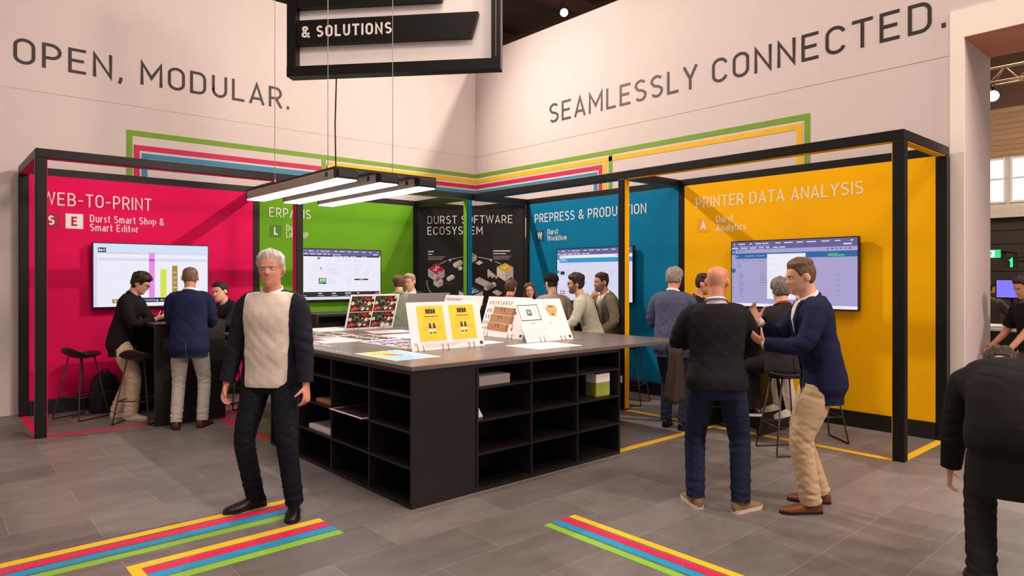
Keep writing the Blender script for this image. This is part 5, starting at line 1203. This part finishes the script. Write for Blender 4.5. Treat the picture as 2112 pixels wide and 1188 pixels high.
        if upper == 'blazer' and t0 > 0:
            loc = np.stack([(v2-o3)@r3, (v2-o3)@u3+.36, (v2-o3)@f3], 1); fm = (loc[:, 2] > .01) & (loc[:, 2] < .155+.05*(girth-1)) & (np.abs(loc[:, 0]) < .17); LF = loc[fm]
            for sg_ in (-1, 1):
                def lapel(m_, sg_=sg_):
                    A = []; B = []
                    for t in np.linspace(t0, .53, 12):
                        e = w0+(t-t0)*k_; wd = .012+.05*math.sin(min(1, (t-t0)/(.53-t0)*1.15)*math.pi*.62) - (.02 if t > .47 else 0)
                        for x_, dst, up_ in ((sg_*e, A, .004), (sg_*(e+max(.012, wd)), B, .010)):
                            j = np.argmin((LF[:, 0]-x_)**2+(LF[:, 1]-t)**2); dst.append(o3+r3*x_+u3*(t-.36)+f3*(LF[j, 2]+up_))
                    n_ = len(A); vs = A+B+[p_-f3*.006 for p_ in A+B]
                    m_.add([tuple(p_) for p_ in vs], [(k, k+1, n_+k+1, n_+k) for k in range(n_-1)]+[(2*n_+k, 3*n_+k, 3*n_+k+1, 2*n_+k+1) for k in range(n_-1)]+[(n_+k, n_+k+1, 3*n_+k+1, 3*n_+k) for k in range(n_-1)]+[(k, 2*n_+k, 2*n_+k+1, k+1) for k in range(n_-1)], um, True)
                small('lapel', lapel)
    else: npobj({'blazer': 'jacket', 'coat': 'coat', 'sweater': 'sweater', 'shirt': 'shirt', 'polo': 'polo_shirt', 'hoodie': 'hooded_jacket', 'tee': 'shirt'}[upper], v, F, [um], root, None, s)
    def ring_collar(name, m, rad, t0, tb, tf, gap=0, thick=.006):
        def fn(m_):
            n_ = 30; ths = np.linspace(R_(90+gap), R_(450-gap), n_, endpoint=bool(gap)) ; vs = []
            for k, (a, kk) in enumerate(((0, 0), (0, 1), (1, 1), (1, 0))):
                for th in ths:
                    bk = .5-.5*math.sin(th); tt = t0*(1-kk)+kk*(tf+(tb-tf)*bk); o_, r_, f_, u_ = fr(tt)
                    R2 = rad*(1.12-.12*kk)+ (thick if a else 0); vs.append(tuple(o_+r_*R2*math.cos(th)+f_*(R2*1.0*math.sin(th)+.006)))
            fs = []
            m_n = n_ if not gap else n_-1
            for k in range(4):
                for j in range(m_n): fs.append((k*n_+j, k*n_+(j+1) % n_, ((k+1) % 4)*n_+(j+1) % n_, ((k+1) % 4)*n_+j))
            m_.add(vs, fs, m, True)
        return small(name, fn)
    if collar is not None: ring_collar('collar', collar, .066, .50, .590, .545, 14)
    if jcollar and upper in ('blazer', 'coat'): ring_collar('jacket_collar', um, .080, .48, .568, .500, 30, .009)
    if upper == 'hoodie':
        def hood(m_):
            limb(m_, [fr(.53)[0]+r_*.085*sx + f_*fy for (sx, fy), (o_, r_, f_, u_) in zip(((-1, .03), (-.8, -.06), (0, -.11), (.8, -.06), (1, .03)), [fr(.54)]*5)], [.022, .036, .042, .036, .022], um, 10)
        small('hood', hood)
    if upper in ('sweater', 'polo', 'tee', 'shirt') and collar is None: ring_collar('neckband', um, .068, .50, .565 if upper in ('polo', 'shirt') else .55, .525, 0 if upper in ('sweater', 'tee') else 16)
    if lanyard:
        def lan(m_):
            pts = []
            for a in np.linspace(-150, 150, 15):
                th = R_(-90+a); o_, r_, f_, u_ = fr(.575-.035*(.5+.5*math.sin(th))); R2 = .080; pts.append(o_+r_*R2*math.cos(th)+f_*(R2*math.sin(th)+.004))
            o_, r_, f_, u_ = fr(.30); e = o_+f_*.165
            m_.tube([e-r_*.01]+pts+[e+r_*.01], .0065, lanyard, 6)
        small('lanyard', lan)
    if cuff is not None:
        for i in (0, 1):
            d = _n(WR[i]-EL[i]); small('shirt_cuff', lambda m_, i=i, d=d: limb(m_, [WR[i]-d*.02, WR[i]+d*.012], [.036, .035], cuff, 12, round_=False))
    root['_s'] = s; del root['_s']
    return root
def LOC(x, y, face):      # world point -> person space
    a = R_(face-90); c, q = math.cos(a), math.sin(a)
    return lambda X_, Y_, Z_: ((X_-x)*c+(Y_-y)*q, -(X_-x)*q+(Y_-y)*c, Z_)
M_GOLD = mat('thin_dark_rims', (50, 40, 36), .3, .5); M_RED = mat('red_lanyard', (200, 40, 36), .6); M_LBL = mat('pale_blue_lanyard', (120, 160, 220), .6)
C_INK = cloth('black_blue_denim', (26, 28, 38), var=.3)
H_FAIR = hairm('fair_grey_hair', (158, 134, 108))
def sit(dy=.0, z=.865): return (0, dy, z)
SITF = [(-.15, .36, .30, 5, 12), (.15, .36, .30, -5, 12)]
# magenta booth
person('man with glasses in black blazer and cream trousers looking down at a phone', 1.84, 9.22, -30, 1.80, (0, .02, .95), lean=17, head=(4, 28, 0), feet=[(-.10, -.06, 0, 10, 0), (.12, .16, 0, -14, 0)],
       hands=[(-.06, .50, 1.22), (.10, .42, 1.20)], curl=(45, 35), palm=[(.5, 0, .8), (-.6, 0, .6)], hair=('swept', H_DARK, .018), um=C_BLACK, hem=-.20, tm=C_CREAM, legr=1.22, shoes=(L_CRM, SO_Y), glasses=M_GOLD, collar=C_BLACK, vox=.006)
person('man seen from behind in navy blazer and stone chinos with shaved head', 2.31, 8.115, 62, 1.84, (0, 0, .95), lean=4, head=(8, 6, 0), feet=[(-.13, -.02, 0, 14, 0), (.13, .04, 0, -14, 0)],
       hands=[(-.12, .34, 1.18), (.14, .36, 1.19)], elbow=[(-.35, -.8, -.6), (.35, -.8, -.6)], palm=[(.3, 0, -1), (-.3, 0, -1)], curl=(12, 12), hair=('buzz', H_STUB, .002), skin=SKIN3, um=C_NAVY, hem=-.17, tm=C_GREYB, shoes=(L_OXB, SO_B), collar=C_SHIRT, vm=C_SHIRT, vox=.006)
person('laughing man in dark suit leaning on the bar table beside the magenta screen', 3.16, 9.04, 196, 1.78, sit(), lean=24, twist=6, head=(6, 8, 6), feet=[(-.14, .30, .28, 5, -10), (.30, .22, .30, -10, -30)], knee=[(0, 1, .5), (.3, 1, .5)],
       hands=[(-.14, .52, 1.19), (.10, .50, 1.20)], palm=[(0, 0, -1), (0, 0, -1)], curl=(14, 14), hair=('short', H_DARK, .012), um=C_NAVY2, tm=C_CHAR, shoes=(L_CRM, SO_W), collar=C_NAVY2, vm=C_CHAR, vox=.007)
# grey-haired man walking
person('white-haired man in oatmeal sweater, dark jacket and dark jeans walking beside the table', 1.96, 4.86, -138, 1.90, (0, 0, .955), lean=1, head=(10, 2, 0), feet=[(-.19, .06, 0, 20, 0), (.15, -.02, 0, -40, 0)],
       hands=[(-.32, .14, .88), (.32, .10, .87)], curl=(30, 30), hair=('short', H_WHITE, .014), skin=SKIN2, um=C_NAVY2, hem=-.10, vm=C_OAT, vw=(-.2, .145, .03), collar=C_SHIRT, tm=C_INK, shoes=(L_BLK, SO_B), girth=1.06, vox=.006)
# green booth
person('visitor in grey-green hooded jacket seen from behind the standing boards', 5.23, 8.98 - .62, 60, 1.76, (0, 0, .95), lean=14, head=(10, 10, 0), hair=('short', H_BROWN, .014), upper='hoodie', um=C_HOOD, tm=C_CHAR, vox=.008)
person('man with fair greying hair in dark suit and white shirt at the green booth edge', 5.62, 8.62, 215, 1.78, (0, 0, .95), lean=6, head=(-8, 12, 0), hair=('short', H_FAIR, .009), um=C_CHAR, vm=C_SHIRT, collar=C_SHIRT, tm=C_CHAR, vox=.008)
# blue booth
person('visitor with short brown hair and red lanyard, back turned, in front of the black panel', 6.36, 7.26, 35, 1.74, (0, 0, .90), lean=12, head=(-12, 8, 0), hair=('short', H_BROWN, .013), skin=SKIN, upper='shirt', um=C_TAUPE, tm=C_CHAR, lanyard=M_RED, vox=.008)
person('smiling woman with long chestnut hair facing the room', 7.02, 7.50, 222, 1.68, (0, 0, .90), lean=8, head=(6, 4, 6), hair=('long', H_LONG, .014), fem=True, upper='shirt', um=C_BLACK, tm=C_CHAR, shoes=(L_BLK, SO_B), vox=.008)
person('man in black cap and taupe polo shirt seen from behind', 6.32, 6.30, 62, 1.76, (0, 0, .95), lean=6, head=(14, 4, 0), hair=('cap', H_DARK, C_BLACK), upper='polo', um=C_TAUPE, sleeve=.42, tm=C_CHAR, vox=.007)
person('man with glasses in pale sage shirt leaning to the left', 6.56, 5.82, 132, 1.80, (0, 0, .94), lean=22, head=(6, 4, 0), hands=[(-.2, .48, 1.02), (.22, .46, 1.02)], hair=('swept', H_DARK, .016), upper='shirt', um=C_SAGE, tm=C_DKBLUE, glasses=M_GOLD, beard=(H_STUB, .0015), vox=.007)
person('bearded man in olive grey blazer with hand to chin behind the yellow-faced post', 6.98, 5.83, 152, 1.80, (0, 0, .94), lean=16, head=(2, 4, 0), hands=[(-.22, .30, 1.0), (.04, .30, 1.42)], elbow=[(-.6, -.6, -.6), (.8, .2, -.8)], palm=[None, (0, -1, .2)], curl=(25, 50), hair=('crop', H_DARK, .012), skin=SKIN3, um=C_OLIVE, vm=C_SHIRT, collar=C_SHIRT, tm=C_CHAR, beard=(H_SALT, .005), vox=.007)
# yellow booth
person('grey-haired man with glasses in slate blue suit standing at the front of the yellow booth', 6.40, 4.50, 18, 1.83, (0, 0, .95), lean=6, head=(-4, 10, 0), feet=[(-.08, .05, 0, 10, 0), (.14, -.02, 0, -12, 0)], hands=[(-.16, .32, 1.12), (.16, .36, 1.14)], palm=[(.4, 0, -1), (-.4, 0, -1)], hair=('short', H_GREY, .016), skin=SKIN2, um=C_BLUEG, hem=-.16, vm=C_SHIRT, collar=C_SHIRT, tm=C_DKBLUE, glasses=M_GOLD, vox=.0065)
person('dark-haired man in black shirt between the slate suit and the black sweater', 7.14, 4.74, -60, 1.78, (0, 0, .94), lean=12, head=(0, 14, 0), hair=('crop', H_DARK, .012), skin=SKIN2, upper='shirt', um=C_BLACK, tm=C_CHAR, vox=.008)
person('bald man in black sweater and dark jeans with tan sneakers, back turned', 4.40, 2.70, 40, 1.80, (0, 0, .955), lean=3, head=(-22, 10, 0), feet=[(-.145, .05, 0, 16, 0), (.165, -.03, 0, -50, 0)], hands=[(-.13, .33, 1.20), (.15, .33, 1.14)], elbow=[(-.8, -.3, -.8), (.8, -.3, -.8)], palm=[(0, -1, 0), (0, -1, 0)], curl=(25, 25),
       hair=('none', H_STUB, 0), skin=SKIN2, upper='sweater', um=C_KNIT, hem=-.07, collar=C_SHIRT, lanyard=M_LBL, tm=C_DENIM, legr=1.12, shoes=(L_TAN, SO_W), girth=1.10, vox=.0055)
person('grey-haired man with red lanyard and black jacket sitting on a stool, back turned', 6.37, 3.15, 55, 1.80, sit(), lean=8, head=(-10, 6, 0), feet=[(-.15, .34, .28, 5, 10), (.20, .36, .28, -40, 10)], knee=[(-.2, 1, .3), (.2, 1, .3)], hands=[(-.2, .50, 1.19), (.2, .50, 1.19)], hair=('short', H_SALT, .015), um=C_CHAR, hem=-.12, tm=C_BLACK, shoes=(L_BLK, SO_W), lanyard=M_RED, collar=C_CHAR, vox=.0065)
person('visitor in ivory shirt half hidden behind the man in the navy blazer', 7.08, 3.14, 140, 1.70, sit(), lean=14, head=(10, 10, 0), feet=SITF, hands=[(-.2, .42, 1.19), (.2, .42, 1.19)], hair=('short', H_BROWN, .013), upper='shirt', um=C_IVORY, tm=C_IVORY, shoes=(L_CRM, SO_W), vox=.008)
person('man in navy blazer, beige chinos and brown shoes talking with raised hands', 4.98, 2.19, 128, 1.86, (0, 0, .95), lean=11, head=(6, 12, 0), feet=[(-.10, .10, 0, 12, 0), (.15, -.02, 0, -6, 0)], hands=[(-.14, .42, 1.22), (.10, .42, 1.36)], elbow=[(-.7, -.5, -.7), (.7, -.5, -.7)], palm=[(.6, -.3, .6), (-.8, -.4, .2)], curl=(22, 18),
       hdir=[(.2, .8, .5), (-.1, .5, .9)], hair=('crop', H_SAND, .014), um=C_NAVY, hem=-.19, vw=(.22,.010,.20), vm=C_SHIRT, collar=C_SHIRT, cuff=C_SHIRT, tm=C_BEIGE, legr=1.12, shoes=(L_BRN, SO_B), vox=.0055)
# foreground and hall
person('person in long black coat bending forward at the right edge, close to the camera', 4.36, .90, 20, 1.80, (0, -.05, .90), lean=80, head=(-10, 75, 0), feet=[(-.14, .05, 0, 8, 0), (.18, -.06, 0, -8, 0)], hands=[(-.26, .46, .45), (.22, .48, .42)], elbow=[(-1, 0, .2), (1, 0, .2)], hair=('short', H_DARK, .014), upper='coat', um=C_BLACK, hem=-.34, tm=C_CHAR, legr=1.15, shoes=(L_BLK, SO_B), girth=1.1, vox=.007)
person('seated visitor in grey shirt seen from behind beyond the portal', 13.2, 3.10, 30, 1.75, (0, 0, .85), lean=5, hair=('short', H_DARK, .014), upper='tee', um=C_GTEE, tm=C_BLACK, vox=.012)
person('visitor in black top with bare arm reaching for the pale hall chair', 8.95, 1.66, 140, 1.74, (0, 0, .95), lean=10, head=(0, 20, 0), hands=[(-.18, .46, .92), (.25, .3, .95)], hair=('short', H_DARK, .014), skin=SKIN3, upper='tee', um=C_BLACK, sleeve=.4, tm=C_GTEE, vox=.009)

ph = thing('phone', 'blue-screened phone held by the man with glasses', 'phone', (2.40, 9.0, 1.235)); ph.rotation_euler = (R_(35), R_(-15), R_(-60))
mb = MB(); mb.box((-.037, -.075, -.004), (.037, .075, .004), M_TVB, .003); mb.build('casing', ph); mb = MB(); mb.box((-.034, -.07, .004), (.034, .07, .0045), em('phone_blue', (40, 120, 190), .8)); mb.build('screen', ph)
# coat carried over an arm
mb = MB(); rings = []
for k in range(12):
    z = 1.22-.034*k; w = .065+.006*k; th = np.linspace(0, 2*math.pi, 26, endpoint=False); rad = 1+.16*np.sin(th*5+k*.25)*min(1, k/4)
    rings.append(np.stack([w*.9*np.cos(th)*rad, (.045+.002*k)*np.sin(th)*rad, np.full(26, z-1.22)+.012*np.sin(th*3)], 1))
loft(mb, rings, cloth('dark_olive_canvas', (58, 48, 42)))
hc_ = mb.build('carried_coat'); hc_.location = (4.12, 2.86, 1.18); hc_.rotation_euler = (0, R_(6), R_(20)); tag(hc_, 'dark brown coat hanging over the bald man\'s left forearm', 'coat')
